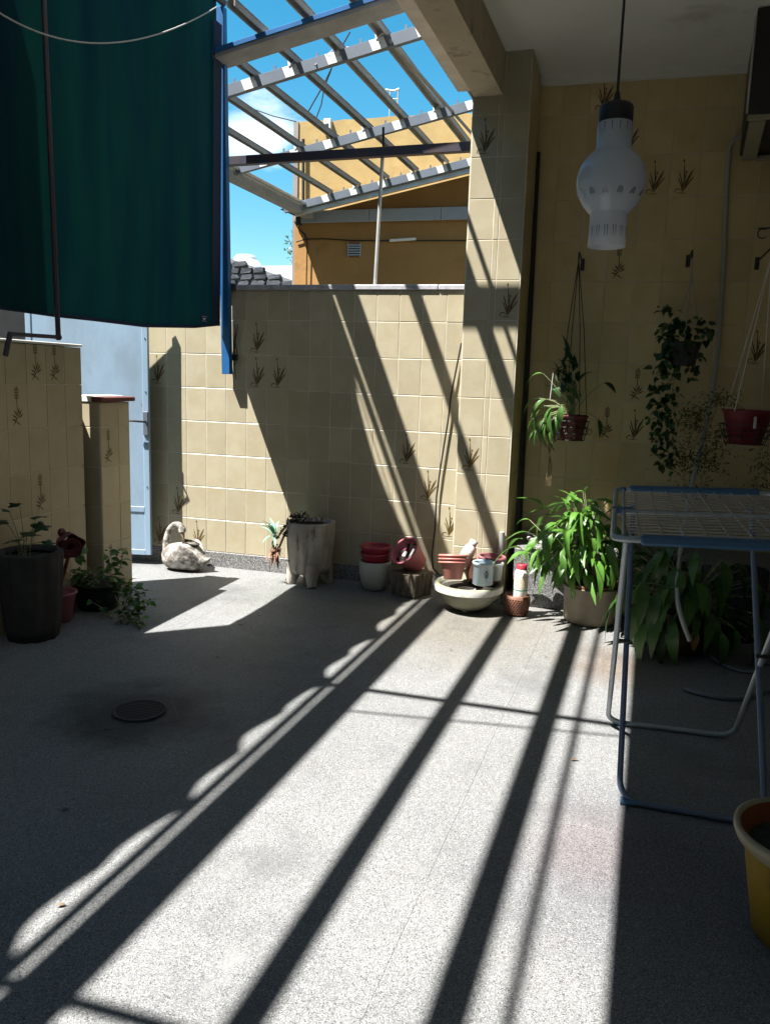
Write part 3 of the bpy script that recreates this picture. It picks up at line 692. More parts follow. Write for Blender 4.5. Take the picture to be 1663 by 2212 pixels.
part('batten', MB().beam(at(842, 519, 1, FY-.03), at(898, 515.5, 1, FY-.03), .03, .028), M_white, tb)
def wire(name, pts, r, label): return single(name, MB().tube(pts, r, 5), M_wire, label, 'cable', tuple(pts[0]))
wire('wall_cable', [at(*q, 1, FY-.02) for q in ((640, 522), (660, 516), (700, 515), (760, 519), (840, 519), (930, 519), (1010, 519))], .008, 'dark cable clipped straight across the brown house wall')
wire('wall_cable', [at(*q, 1, FY-.04) for q in ((636, 478), (645, 494), (658, 506), (664, 525), (662, 600), (662, 640))], .008, 'dark cable dropping down the left corner of the brown wall')
# mustard parapet wall above and behind it
mu = thing('mustard_wall', 'tall sunlit mustard rendered wall rising behind the steel frame', 'wall', (-3.5, 10.0, 0))
ml, mr = at(637, 300, 1, 10.0), at(1010, 245, 1, 10.0)
zt = at(640, 263, 1, 10.0).z; zr = at(1010, 244, 1, 10.0).z
mb = MB(); n = 40
top = [V(ml.x + (mr.x+3-ml.x)*k/n, 10.0, zt + (zr-zt)*k/n + rng.uniform(-.012, .012)) for k in range(n+1)]
mb.loft([[V(p.x, 10.0, 0) for p in top], top, [p + V(0, .25, 0) for p in top], [V(p.x, 10.25, 0) for p in top]], False, False, False)
mb.add([V(ml.x, 10.0, 0), V(ml.x, 10.25, 0), V(ml.x, 10.25, zt), V(ml.x, 10.0, zt)], [(0, 3, 2, 1)])
part('render', mb, M_must, mu)
part('corner_strip', MB().box((ml.x-.012, 9.985, 2.0), (ml.x+.05, 9.998, zt)), M_stucco, mu)
part('downpipe', MB().tube([at(655, 300, 1, 9.96), at(655, 440, 1, 9.96)], .02, 8), M_dark, mu)
bx0 = at(707, 272, 1, 9.95); bq = part('junction_box', MB().bbox((bx0.x-.045, 9.94, bx0.z-.09), (bx0.x+.045, 9.997, bx0.z+.09), .006), M_white, mu)
part('box_window', MB().box((bx0.x-.02, 9.935, bx0.z-.05), (bx0.x+.02, 9.939, bx0.z+.03)), M_dark, bq)
aa = at(850, 243, 1, 10.12); at_ = thing('roof_antenna', 'thin twin mast aerial standing on top of the mustard wall', 'antenna', (aa.x, 10.12, aa.z))
for dx in (-.05, .05): part('mast', MB().tube([V(aa.x+dx, 10.12, aa.z-.05), V(aa.x+dx, 10.12, aa.z+.25)], .009, 6), M_zinc, at_)
for z in (.08, .16): part('rung', MB().tube([V(aa.x-.05, 10.12, aa.z+z), V(aa.x+.05, 10.12, aa.z+z)], .006, 5), M_zinc, at_)
part('head', MB().tube([V(aa.x-.11, 10.12, aa.z+.27), V(aa.x, 10.12, aa.z+.25), V(aa.x+.06, 10.12, aa.z+.27)], .012, 6), M_zinc, at_)
sky_wires = (([at(*q, 1, 9.9) for q in ((476, 205), (540, 232), (590, 250), (640, 262))], 'black cable slanting across the sky to the mustard wall corner'),
             ([at(*q, 1, 9.0) for q in ((716, 148), (700, 190), (694, 225), (680, 262))], 'thin black wire drooping from the frame to the mustard wall'),
             ([at(*q, 1, 8.0) for q in ((756, 68), (735, 105), (700, 180), (660, 250))], 'thinnest black wire sloping from the middle member into the sky'))
for p_, l_ in sky_wires: wire('sky_cable', p_, .007, l_)
# rubble wall, tank, white parapet and sprig
sw = thing('rubble_wall', 'dark rubble stone wall sloping down beside the blue post', 'wall', (-7, 15, 0))
def rtop(x): 
    pa, pb = at(470, 546, 1, 15), at(633, 603, 1, 15); return pa.z + (pb.z-pa.z)*(x-pa.x)/(pb.x-pa.x)
xl, xr = at(300, 560, 1, 15).x, at(632, 603, 1, 15).x
part('core', MB().add([V(xl, 15.06, 0), V(xr, 15.06, 0), V(xr, 15.06, rtop(xr)-.02), V(xl, 15.06, rtop(xl)-.02), V(xl, 15.4, 0), V(xr, 15.4, 0), V(xr, 15.4, rtop(xr)-.02), V(xl, 15.4, rtop(xl)-.02)],
     [(0,1,2,3),(5,4,7,6),(3,2,6,7),(1,5,6,2)]), M_mortar, sw)
xs0 = at(462, 560, 1, 15).x; z = 3.15; r_ = 0; shp = []
for k in range(10):
    w, h = rng.uniform(.16, .34), rng.uniform(.09, .125); mb = MB(); R = []
    pts = [(-w/2+rng.uniform(0, .04), -h/2), (w/2-rng.uniform(0, .04), -h/2+rng.uniform(0, .015)), (w/2, rng.uniform(-.02, .02)), (w/2-rng.uniform(0, .05), h/2), (-w/2+rng.uniform(0, .05), h/2-rng.uniform(0, .02)), (-w/2, rng.uniform(-.02, .02))]
    for s_, y_ in ((1, .06), (1, .0), (.86, -.03)): R.append([V(x_*s_, y_ + rng.uniform(-.006, .006), z_*s_) for x_, z_ in pts])
    mb.loft(list(reversed(R)), True, False); shp.append((w, mb.mesh('stone', M_stone)))
while z < rtop(xs0):
    x = xs0 - rng.uniform(0, .2)
    while x < xr - .05:
        w, me_ = rng.choice(shp)
        if z + .04 < rtop(x + w/2): inst('stone', me_, sw, Matrix.Translation((x + w/2, 15.03, z + rng.uniform(-.01, .01))) @ Matrix.Rotation(rng.uniform(-.10, .10), 4, 'Y'))
        x += w + .018
    z += .126; r_ += 1
tk = thing('water_tank', 'white domed water tank showing above the dark rubble wall', 'tank', tuple(at(530, 575, 1, 17)))
tc_ = at(530, 580, 1, 17); k_ = 17/1749*1.06
part('body', MB().lathe([(.38, -1.2), (.40, 0), (.385, .04), (.30, .16), (.24, .20)], 28, tc_), M_water, tk)
part('lid', MB().lathe([(.245, .19), (.25, .23), (.19, .285), (0.01, .31)], 24, tc_), M_water, tk)
sgp = at(636, 560, 1, 13.0); sg = thing('tree_sprig', 'loose leafy branch tips sticking out beside the corner of the brown house', 'tree', tuple(sgp))
br_pts = [([at(650, 585, 1, 13), at(634, 540, 1, 13), at(622, 512, 1, 13)], 16), ([at(650, 560, 1, 13), at(632, 545, 1, 13), at(619, 540, 1, 13)], 10), ([at(652, 600, 1, 13), at(636, 575, 1, 13), at(626, 560, 1, 13)], 12), ([at(650, 540, 1, 13), at(636, 515, 1, 13), at(630, 498, 1, 13)], 9)]
bm_ = MB()
for p_, n_ in br_pts: bm_.tube(smooth(p_, 4), .012, 5, .004)
part('branch', bm_, M_dry, sg, kind='stuff')
lfm = MB().add([V(-.022, 0, 0), V(0, .03, .006), V(.0, .085, -.01), V(.022, .03, 0)], [(0, 3, 1), (1, 3, 2), (0, 1, 2)]).mesh('leaf', M_leafm)
for p_, n_ in br_pts:
    pa_ = smooth(p_, 6)
    for k in range(n_):
        q = rng.choice(pa_[3:]) + V(rng.uniform(-.05, .05), rng.uniform(-.05, .05), rng.uniform(-.05, .05)); a_ = rng.uniform(0, 6.28); e2_ = rng.uniform(-.8, .8)
        d_ = V(math.cos(a_)*math.cos(e2_), math.sin(a_)*math.cos(e2_), math.sin(e2_)); x_ = d_.orthogonal().normalized(); M_ = Matrix((x_, d_, x_.cross(d_))).transposed().to_4x4(); M_.translation = q; inst('leaf', lfm, sg, M_)
wp = at(600, 590, 1, 24); single('far_parapet', MB().bbox((wp.x-1.2, 24, 0), (at(640, 590, 1, 24).x, 24.3, at(600, 574, 1, 24).z), .02), M_white, 'bright white parapet far behind the rubble wall', 'wall', (wp.x, 24, 0))

# ------------------------------------------------------------------ leaves
def leaf_mesh(name, L, W, m_, droop=.25, fold=.12, n=5, tip=1.0, base=.0):
    """pointed leaf along +y, arching down"""
    mb = MB(); Lp, Cp, Rp = [], [], []
    for i in range(n+1):
        t = i/n; w = W/2*math.sin(math.pi*min(1, t**(.8*tip)*(1-base)+base))**.85 if 0 < t < 1 else .001
        y = L*t; z = L*(.10*math.sin(math.pi*t) - droop*t*t)
        Lp.append(V(-w, y, z + fold*w)); Cp.append(V(0, y, z)); Rp.append(V(w, y, z + fold*w))
    mb.loft([Lp, Cp, Rp], False, True, False); return mb.mesh(name, m_)
def orient(p, az, el, roll=0, sc=1.0):
    """+y towards azimuth az and elevation el"""
    d = V(math.cos(az)*math.cos(el), math.sin(az)*math.cos(el), math.sin(el))
    up = V(0, 0, 1) if abs(d.z) < .97 else V(-math.cos(az), -math.sin(az), 0)
    x = d.cross(up).normalized(); z = x.cross(d)
    M = Matrix((x, d, z)).transposed().to_4x4(); M = M @ Matrix.Rotation(roll, 4, 'Y') @ Matrix.Scale(sc, 4); M.translation = p; return M
def stems(name, lst, r, m_, parent):
    mb = MB()
    for pts in lst: mb.tube(pts, r, 5, r*.7)
    return part(name, mb, m_, parent)
def arc(p, q, lift=.15, n=7):
    p, q = Vector(p), Vector(q); return [p.lerp(q, t) + V(0, 0, lift*math.sin(math.pi*t)*(1-.3*t)) for t in [i/n for i in range(n+1)]]

# ------------------------------------------------------------------ pots: thin walled
def pot(mb, c, r0, r1, h, t=.006, lip=.008, n=30, M=None, inner=.25):
    """open vessel, base radius r0, rim radius r1"""
    pr_ = [(.001, 0), (r0*.92, 0), (r0, .004), (r1-.002, h-.02), (r1, h-.018), (r1+lip, h-.015), (r1+lip, h-.002), (r1+lip-.002, h), (r1-t, h), (r1-t-.002, h-.01)]
    k = inner; pr_ += [(r0+(r1-r0)*k-t, h*k), (.001, h*k-.001)]
    return mb.lathe(pr_, n, c, M, caps=False)

# swan planter ------------------------------------------------------
sc = at(402, 1226, 2, 0); sc.y = 5.44; sc.x = at(402, 1220, 1, 5.44).x
swan = thing('swan_planter', 'white cement swan planter with a curled neck standing against the sunlit wall', 'planter', (sc.x, sc.y, 0))
k_ = 5.75/1749.                               # metres per print pixel there
body = []
for i, (dx, zc, ry, rz_) in enumerate(((-.183, .10, .03, .04), (-.172, .10, .068, .075), (-.135, .100, .098, .095), (-.09, .103, .115, .098), (-.04, .108, .124, .103), (.01, .113, .126, .110), (.055, .112, .118, .110), (.10, .096, .096, .090), (.14, .080, .064, .056), (.17, .083, .036, .033), (.195, .098, .018, .018), (.212, .110, .006, .006))):
    R = []
    for j in range(28):
        a = 2*math.pi*j/28; zz = math.sin(a)*rz_; f = 1 + .03*math.sin(7*a + i*1.1) + .025*math.sin(11*a+i)
        if zz < 0: zz *= min(1.0, zc/rz_*.99)
        R.append(sc + V(dx, math.cos(a)*ry*f, max(.002, zc + zz*f)))
    body.append(R)
part('body', MB().loft(body), M_swan, swan)
nk = [V(-.145, 0, .12), V(-.160, 0, .165), V(-.162, 0, .225), V(-.147, 0, .29), V(-.108, 0, .340), V(-.062, -.003, .350), V(-.030, -.007, .330), V(-.022, -.01, .300)]
part('neck', MB().tube(smooth([sc + p for p in nk], 4), [.045-.022*min(1, i/11) + .004*max(0, (i-20)/8) for i in range(29)], 14), M_swan, swan)
part('head', MB().sphere(sc + V(-.027, -.008, .315), .031, 14, 10, (1, .85, 1.1)), M_swan, swan)
part('beak', MB().tube([sc + V(-.024, -.012, .298), sc + V(-.012, -.016, .262), sc + V(-.004, -.016, .232)], [.020, .011, .004], 10), mat('ochre_beak', (.40, .30, .17), .8, (.30, .24, .16), 20), swan)
for sy in (-1, 1):
    wing = []
    for i in range(8):
        t = i/7; x = -.065 + .205*t; zc = .128 - .045*t + .055*math.sin(math.pi*t*.9); w = (.058*math.sin(math.pi*(.18+.8*t)) + .008)
        wing.append([sc + V(x, sy*(.094 + .034*math.sin(math.pi*(t*.8+.1)) - .055*t*t) + sy*.011*math.sin(a), zc + w*math.cos(a)) for a in [2*math.pi*j/10 for j in range(10)]])
    part('wing', MB().loft(wing), M_swan, swan)
part('hollow', MB().lathe([(.001, .0), (.060, .0), (.070, .018), (.055, .020), (.05, .004)], 20, sc + V(.035, 0, .205), Matrix.Rotation(.22, 4, 'Y') @ Matrix.Diagonal((1.1, .8, 1, 1))), M_soil, swan)
# trunk planter on feet ------------------------------------------------
def trunk(name, label, c, r, h, m_, feet=True, seed=1, tilt=0, n=72, foot_h=.09):
    t_ = thing(name, label, 'planter', (c.x, c.y, 0)); ph = [random.Random(seed).uniform(0, 6.28) for _ in range(6)]
    fn = lambda a, z: 1 + .026*math.sin(9*a+ph[0]+z*3) + .022*math.sin(16*a+ph[1]-z*5) + .018*abs(math.sin(14*a+ph[2]+2*math.sin(z*9)))
    z0 = foot_h if feet else 0
    P_ = [(.001, z0+.01), (r*.62, z0+.005), (r*.80, z0), (r*.86, z0+h*.12), (r*.90, z0+h*.23), (r*.93, z0+h*.35), (r*.965, z0+h*.52), (r*.99, z0+h*.70), (r*.995, z0+h*.85), (r*1.0, z0+h*.97), (r*.985, z0+h), (r*.87, z0+h), (r*.84, z0+h-.03)]
    part('trunk', MB().lathe(P_, n, c, fn=fn, caps=False), m_, t_)
    part('soil', MB().lathe([(.001, z0+h-.035), (r*.5, z0+h-.03), (r*.86, z0+h-.045)], 20, c, fn=lambda a, z: 1+.02*math.sin(5*a), caps=False), M_soil, t_)
    if feet:
        for k in range(4):
            a = math.radians(-62 + 90*k); d = V(math.cos(a), math.sin(a), 0)
            part('foot', MB().tube([c + d*r*.62 + V(0, 0, z0+.07), c + d*r*.74 + V(0, 0, z0*.6), c + d*r*.84 + V(0, 0, .002)], [.062, .046, .036], 10), m_, t_)
    return t_, z0+h
tc = V(at(669, 1250, 1, 5.44).x, 5.44, 0)
trk, tz = trunk('trunk_planter', 'tree trunk shaped cement planter on four feet with a succulent spilling over it', tc, .172, .375, M_conc, seed=3)
ag = thing('agave', 'small blue green agave growing out of the left side of the trunk planter', 'plant', tuple(tc + V(-.2, -.03, .27)))
lm = [leaf_mesh('blade', .17, .030, M_agave, .10, .5, 5), leaf_mesh('blade', .14, .026, M_agave, .2, .5, 5)]
ac = at(592, 1158, 1, 5.36)
for k in range(17): inst('blade', lm[k % 2], ag, orient(ac, rng.uniform(1.6, 5.4), rng.uniform(-.5, 1.15), 0, rng.uniform(.75, 1.1)))
dm = leaf_mesh('dry_leaf', .085, .016, mat('dry_leaf', (.24, .11, .07), .8, (.15, .08, .05), 20, var=.3), .4, .4, 4)
for k in range(34): inst('dry_leaf', dm, ag, orient(ac + V(rng.uniform(-.01, .06), rng.uniform(-.03, .03), -.03-rng.random()*.12), rng.uniform(2, 5.4), rng.uniform(-1.4, -.3), rng.uniform(-1, 1), rng.uniform(.7, 1.2)))
stems('stem', [arc(tc + V(-.06, -.02, tz-.02), ac + V(.02, 0, -.02), .07), arc(tc + V(-.09, -.06, tz-.02), ac + V(.05, -.02, -.08), .06)], .012, M_dry, ag)
cr = MB()
for k in range(240):
    t = rng.random(); p = V(tc.x - .04 - .12*t + rng.uniform(-.05, .05), tc.y - .06 + rng.uniform(-.10, .08), tz + .015 + .025*math.sin(math.pi*t) - .22*max(0, t-.45) + rng.uniform(-.02, .02)); R = orient(p, rng.uniform(0, 6.3), rng.uniform(-.6, .9), rng.uniform(-1, 1), rng.uniform(.6, 1.2))
    cr.add([R @ V(-.008, 0, 0), R @ V(.008, 0, 0), R @ V(.004, .022, .003), R @ V(-.004, .022, .003)], [(0, 1, 2, 3)])
o = part('creeper', cr, mat('dark_creeper', (.030, .035, .022), .8, (.018, .02, .014), 30), ag); o['kind'] = 'stuff'
for k in range(7):
    p = tc + V(rng.uniform(-.02, .13), rng.uniform(-.1, .05), tz-.03); part('twig', MB().tube([p, p + V(rng.uniform(-.02, .02), 0, .04), p + V(rng.uniform(-.04, .04), 0, .06+rng.random()*.03)], .003, 4), M_dry, ag)
# white pot with red pots -----------------------------------------------
wc = V(at(809, 1265, 1, 5.46).x, 5.46, 0)
w_ = thing('white_pot', 'glossy white ceramic pot standing under two red pots', 'pot', tuple(wc))
mb = MB(); mb.lathe([(.001, .004), (.062, .0), (.078, .006), (.100, .06), (.114, .13), (.117, .20), (.112, .212), (.104, .212), (.106, .19), (.001, .17)], 36, wc, caps=False); part('body', mb, M_ceram, w_)
for k, (z, r, lb) in enumerate(((.172, .104, 'lower red plastic pot nested in the white pot'), (.222, .108, 'upper red plastic pot at the top of the white and red pile'))):
    t_ = thing('red_pot', lb, 'pot', tuple(wc + V(0, 0, z)), 'red pots in the white pot')
    mb = MB(); pot(mb, wc + V(0, 0, z+.004), .082, r, .098, .005, .007, 34, None, .35); part('body', mb, M_red, t_)
# square planter with a tilted pink pot ------------------------------------
qc = V(at(888, 1270, 1, 5.42).x, 5.42, 0); Rq = Matrix.Rotation(math.radians(-22), 4, 'Z'); Rq.translation = qc
q_ = thing('square_planter', 'small square cement planter with bark grooves upside down under the pink pot', 'planter', tuple(qc))
mb = MB(); rings = []
for z, s_ in ((.0, .092), (.012, .098), (.05, .101), (.155, .108), (.168, .108), (.172, .100)):
    R = []
    for side in range(4):
        for j in range(12):
            u = -1 + 2*j/12; g_ = .006*math.sin(j*2.3+side) * (1 if .02 < z < .16 else .2) + .003*math.sin(j*5+side+z*60)
            p = [(u, -1), (1, u), (-u, 1), (-1, -u)][side]; R.append(Rq @ V(p[0]*(s_+g_), p[1]*(s_+g_), z))
    rings.append(R)
mb.loft(rings, True, False); part('body', mb, mat('bark_cement', (.20, .165, .12), .9, (.10, .085, .065), 12, (.4, .6), bump=.6, bscale=40, stretch=(3, 3, .8)), q_)
pkc = qc + V(-.012, .0, .268); ax = V(-.42, -.62, .66).normalized(); Mq = ax.to_track_quat('Z', 'Y').to_matrix().to_4x4()
pk = thing('pink_pot', 'pink plastic pot lying tilted on the square planter showing its dark inside', 'pot', tuple(pkc))
mb = MB(); pot(mb, pkc, .076, .108, .18, .005, .006, 34, Matrix.Translation((0, 0, 0)) @ Mq @ Matrix.Translation((0, 0, -.09)), .55); part('body', mb, M_pink, pk)
part('soil', MB().lathe([(.001, .036), (.05, .034), (.097, .028)], 20, pkc, Mq, fn=lambda a, z: 1), M_pinkin, pk)
mb = MB()
for k in range(60):
    a, r = rng.uniform(0, 6.28), .085*rng.random()**.5; p = pkc + Mq.to_3x3() @ V(r*math.cos(a), r*math.sin(a), .04); mb.sphere(p, rng.uniform(.006, .013), 6, 4)
o = part('soil_lumps', mb, M_soil, pk); o['kind'] = 'stuff'
tg2 = thing('plant_tag', 'white plastic plant tag stuck in the tilted pink pot', 'tag', tuple(pkc + Mq.to_3x3() @ V(.03, .0, .05)))
Mt = Mq.copy(); Mt.translation = pkc
part('blade', MB().box((.030, -.03, .046), (.050, .05, .049), Mt).box((-.028, -.028, .05), (.004, .012, .053), Mt), M_ceram, tg2)
# bowl planter ------------------------------------------------------
bc = V(at(1010, 1300, 1, 5.20).x, 5.20, 0); bk = 5.2/1749
bo = thing('bowl_planter', 'wide cement bowl planter holding empty pots, a can and a bottle', 'planter', tuple(bc))
part('bowl', MB().lathe([(.001, .022), (.085, .012), (.10, .014), (.16, .055), (.205, .105), (.222, .135), (.228, .140), (.228, .178), (.222, .184), (.200, .184), (.196, .16), (.14, .125), (.001, .118)], 44, bc, caps=False), M_concg, bo)
part('rim_wash', MB().lathe([(.2285, .139), (.2295, .150), (.2295, .174), (.2285, .179)], 44, bc, caps=False), mat('limewash', (.66, .65, .60), .8, (.48, .47, .42), 8, (.45, .6)), bo)
for k in range(3):
    a = math.radians(30+120*k); d = V(math.cos(a), math.sin(a), 0); part('foot', MB().tube([bc + d*.08 + V(0, 0, .03), bc + d*.09 + V(0, 0, .001)], .025, 8), M_concg, bo)
part('soil', MB().lathe([(.001, .150), (.1, .153), (.197, .150)], 24, bc, caps=False), M_soil, bo)
def stand_pot(name, label, cat, px_, py_, yy, r0, r1, h, m_, ax=None, group=None, rings=0, inner=.3):
    c = at(px_, py_, 1, yy); t_ = thing(name, label, cat, tuple(c), group)
    M_ = (Vector(ax).normalized().to_track_quat('Z', 'Y').to_matrix().to_4x4() if ax else None)
    mb = MB(); pot(mb, c, r0, r1, h, .004, .006, 32, M_, inner); part('body', mb, m_, t_)
    for k in range(rings): part('rim_ring', MB().lathe([(r1+.001, h-.016-.022*k), (r1+.010, h-.014-.022*k), (r1+.010, h-.005-.022*k), (r1+.001, h-.003-.022*k)], 32, c, M_, caps=False), m_, t_)
    return t_, c, M_
stand_pot('terracotta_pot', 'stack of nested terracotta pink pots leaning in the cement bowl', 'pot', 978, 1252, 5.10, .058, .090, .165, M_terra, (-.06, .20, .95), 'empty pots in the bowl', 3)
bt, c, M_ = stand_pot('pale_bottle', 'pale pink bottle lying tilted behind the terracotta pots in the bowl', 'bottle', 992, 1230, 5.30, .040, .043, .03, M_pinkbottle, (.40, .12, .9))
part('flask', MB().lathe([(.001, 0), (.040, .0), (.043, .01), (.043, .155), (.034, .178), (.024, .188), (.024, .20)], 24, c, M_), M_pinkbottle, bt)
part('cap', MB().lathe([(.028, .196), (.028, .222), (.001, .224)], 20, c, M_), M_ceram, bt)
part('side_label', MB().lathe([(.0436, .04), (.0436, .135)], 24, c, M_, caps=False), M_label, bt)
cn, c, _ = stand_pot('pale_blue_can', 'pale blue can printed with a plant, standing at the right of the bowl', 'can', 1042, 1262, 5.10, .066, .066, .150, M_bluecan, None, None, 0)
part('lid_band', MB().lathe([(.068, .128), (.0705, .130), (.0705, .150), (.068, .152)], 32, c, caps=False), M_ceram, cn)
mp = MB(); ca = math.atan2(-5.10, -c.x) + .35
def oncan(u, z): a = ca + u/.0668; return c + V(.0674*math.cos(a), .0674*math.sin(a), z)
for (u0, z0, u1, z1, w) in ((0, .03, 0, .095, .0022), (0, .05, .016, .075, .004), (0, .05, -.016, .075, .004), (0, .065, .018, .095, .004), (0, .065, -.018, .095, .004), (0, .085, .008, .108, .004), (0, .085, -.008, .108, .004)):
    p, q = oncan(u0, z0), oncan(u1, z1); sd = V(math.sin(ca), -math.cos(ca), 0); d = (q-p).normalized(); n_ = V(math.cos(ca), math.sin(ca), 0); s2 = d.cross(n_)*w
    mp.add([p - s2*.3, p + s2*.3, (p+q)/2 + s2, q, (p+q)/2 - s2], [(0, 1, 2, 3, 4)])
part('printed_plant', mp, mat('grey_print', (.10, .16, .17), .6), cn)
gj, c, _ = stand_pot('glass_jar', 'clear glass jar half hidden behind the pale blue can', 'jar', 1068, 1252, 5.20, .046, .05, .115, mat('thin_glass', (.50, .54, .52), .08, spec=.8, trans=.5), None, None, 0, .03)
stand_pot('maroon_pot', 'dusky pink plastic pot at the back of the bowl, uppermost of its stack', 'pot', 1060, 1232, 5.29, .062, .086, .10, mat('dusky_pink_plastic', (.30, .11, .12), .5, (.24, .09, .10), 7), (.04, 0, 1), 'empty pots in the bowl', 1)
stand_pot('maroon_pot', 'dusky pink plastic pot under the other at the back of the bowl', 'pot', 1054, 1258, 5.29, .06, .082, .11, bpy.data.materials['dusky_pink_plastic'], None, 'empty pots in the bowl', 1)
stand_pot('terracotta_pot', 'brownish pot leaning against the wall between bottle and can', 'pot', 1026, 1256, 5.33, .05, .075, .15, mat('brown_pink_plastic', (.34, .17, .12), .5, (.28, .14, .10), 7), (-.25, .25, .9), 'empty pots in the bowl', 0)
dsk = thing('pot_saucer', 'white saucer lying on the soil in front of the pale blue can', 'saucer', tuple(bc + V(.02, -.09, .155)))
part('dish', MB().lathe([(.001, .155), (.052, .155), (.062, .166), (.056, .166), (.048, .159), (.001, .159)], 28, bc + V(.01, -.105, 0), caps=False), M_ceram, dsk)
# woven pot with a bottle ---------------------------------------------------
kc = V(at(1115, 1312, 1, 5.20).x, 5.20, 0)
kb = thing('woven_pot', 'small brown pot with a woven pattern right of the cement bowl', 'pot', tuple(kc))
mb = MB(); mb.lathe([(.001, .002), (.055, .0), (.066, .006), (.078, .05), (.083, .10), (.082, .135), (.075, .137), (.076, .12), (.001, .11)], 40, kc, caps=False); part('body', mb, M_basket, kb)
mb = MB()
for r in range(8):
    z = .022 + r*.0135; rr = .071 + .0125*min(1, z/.09)
    for k in range(30):
        a = 2*math.pi*(k + .5*(r % 2))/30; p = kc + V(rr*math.cos(a), rr*math.sin(a), z); mb.sphere(p, .0062, 5, 4, (1, 1, .8))
o = part('weave', mb, M_basket, kb); o['kind'] = 'stuff'
bb = thing('white_bottle', 'white bottle with a red cap standing in the woven brown pot', 'bottle', tuple(kc + V(.01, 0, .11)))
bo_ = kc + V(.022, -.012, .105)
part('flask', MB().lathe([(.001, 0), (.042, 0), (.045, .006), (.045, .165), (.043, .185), (.033, .205), (.031, .215)], 28, bo_, caps=False), M_bottle, bb)
part('cap', MB().lathe([(.034, .208), (.034, .236), (.031, .240), (.001, .241)], 24, bo_, caps=False), M_red, bb)
part('side_label', MB().lathe([(.0456, .085), (.0456, .165)], 28, bo_, caps=False), M_label, bb)
part('green_stripe', MB().lathe([(.0458, .068), (.0458, .075)], 28, bo_, caps=False), M_green, bb)
# enamel pot with the bright plant ----------------------------------------------
ec = V(at(1275, 1310, 1, 5.24).x, 5.24, 0)
ep = thing('enamel_pot', 'worn beige metal cooking pot used as a planter in the sun', 'pot', tuple(ec))
part('body', MB().lathe([(.001, .004), (.150, .0), (.162, .008), (.168, .03), (.172, .225), (.182, .232), (.184, .24), (.176, .243), (.166, .236), (.160, .20), (.001, .19)], 44, ec, caps=False), M_enamel, ep)
sc_ = thing('brown_saucer', 'brown plastic dish with a broken rim sitting in the enamel pot', 'saucer', tuple(ec + V(0, 0, .24)))
part('dish', MB().lathe([(.001, .215), (.160, .225), (.178, .262), (.172, .263), (.155, .235), (.001, .222)], 36, ec, fn=lambda a, z: 1+.012*math.sin(3*a+1), caps=False), M_saucer, sc_)
bs = thing('bright_plant', 'lush bright green plant with hanging pointed leaves in the enamel pot', 'plant', tuple(ec + V(0, 0, .24)))
L1 = [leaf_mesh('leaf', .19, .052, M_leafb, .55, .2, 6), leaf_mesh('leaf', .155, .045, M_leafb, .30, .2, 6), leaf_mesh('leaf', .21, .055, M_leafb, .75, .2, 6), leaf_mesh('leaf', .15, .030, M_leafb, .2, .3, 6)]
stl = []
for k in range(285):
    a = rng.uniform(0, 2*math.pi)
    if math.sin(a) > .5 and rng.random() < .55: a = -a
    u = rng.random(); el = 1.5 - 1.15*u**.9; ln = .16 + .30*rng.random()
    p0_ = ec + V(rng.uniform(-.07, .07), rng.uniform(-.07, .07), .24)
    lean_ = V(-.07, -.03, 0)*ln/.3
    q0 = p0_ + V(math.cos(a)*math.cos(el)*ln*.90, math.sin(a)*math.cos(el)*ln*.75, math.sin(el)*ln*1.28) + lean_
    pts = arc(p0_, q0, .03); el2 = rng.uniform(-1.05, .25) if u > .35 else rng.uniform(-.5, 1.0)
    if q0.z - ec.z < .30: el2 = rng.uniform(-.6, .4)
    inst('leaf', L1[rng.randrange(4)], bs, orient(q0, a + rng.uniform(-.5, .5), el2, rng.uniform(-.5, .5), rng.uniform(.65, 1.05)))
    if k % 2 == 0: stl.append(pts)
for k in range(18):                                                  # taller shoots at the top
    q0 = ec + V(rng.uniform(-.16, .02), rng.uniform(-.08, .04), (.62 + rng.random()*.26)); stl.append(arc(ec + V(0, 0, .25), q0, .05))
    inst('leaf', L1[1], bs, orient(q0, rng.uniform(2.2, 5.2), rng.uniform(-.5, .8), rng.uniform(-.6, .6), rng.uniform(.5, .75)))
stems('stem', stl, .0032, M_stem, bs)
# tap on the plinth and its white pipe, black pipe in the corner ------------------
tp = at(1160, 1166, 1, 5.40); ta = thing('garden_tap', 'garden tap on a white pipe end in front of the granite plinth', 'tap', tuple(tp))
part('body', MB().tube([V(tp.x-.06, 5.415, tp.z+.005), V(tp.x-.01, 5.36, tp.z), V(tp.x+.02, 5.36, tp.z-.005)], [.013, .016, .013], 10), M_zinc, ta)
part('lever', MB().tube([V(tp.x-.015, 5.36, tp.z+.012), V(tp.x-.015, 5.36, tp.z+.04), V(tp.x-.055, 5.345, tp.z+.046)], .008, 8), M_dark, ta)
part('spout', MB().tube([V(tp.x+.02, 5.36, tp.z-.004), V(tp.x+.08, 5.345, tp.z-.022)], .014, 10), M_ceram, ta)
cpz = thing('corner_pipe', 'dark drain pipe running up the corner between column and gallery wall', 'pipe', (-.66, G-.04, 0))
p0_, p1_ = at(1146, 640, 1, G-.045), at(1155, 330, 1, G-.045)
part('pipe', MB().tube([V(p0_.x-.005, G-.045, .41), V(p1_.x, G-.045, p1_.z)], .040, 12), M_dark, cpz)
wpp = thing('short_pipe', 'short pale pipe standing against the foot of the column', 'pipe', (-.715, 5.425, 0))
part('pipe', MB().tube([V(-.715, 5.425, .001), V(-.712, 5.43, .50)], .018, 10), M_zinc, wpp)

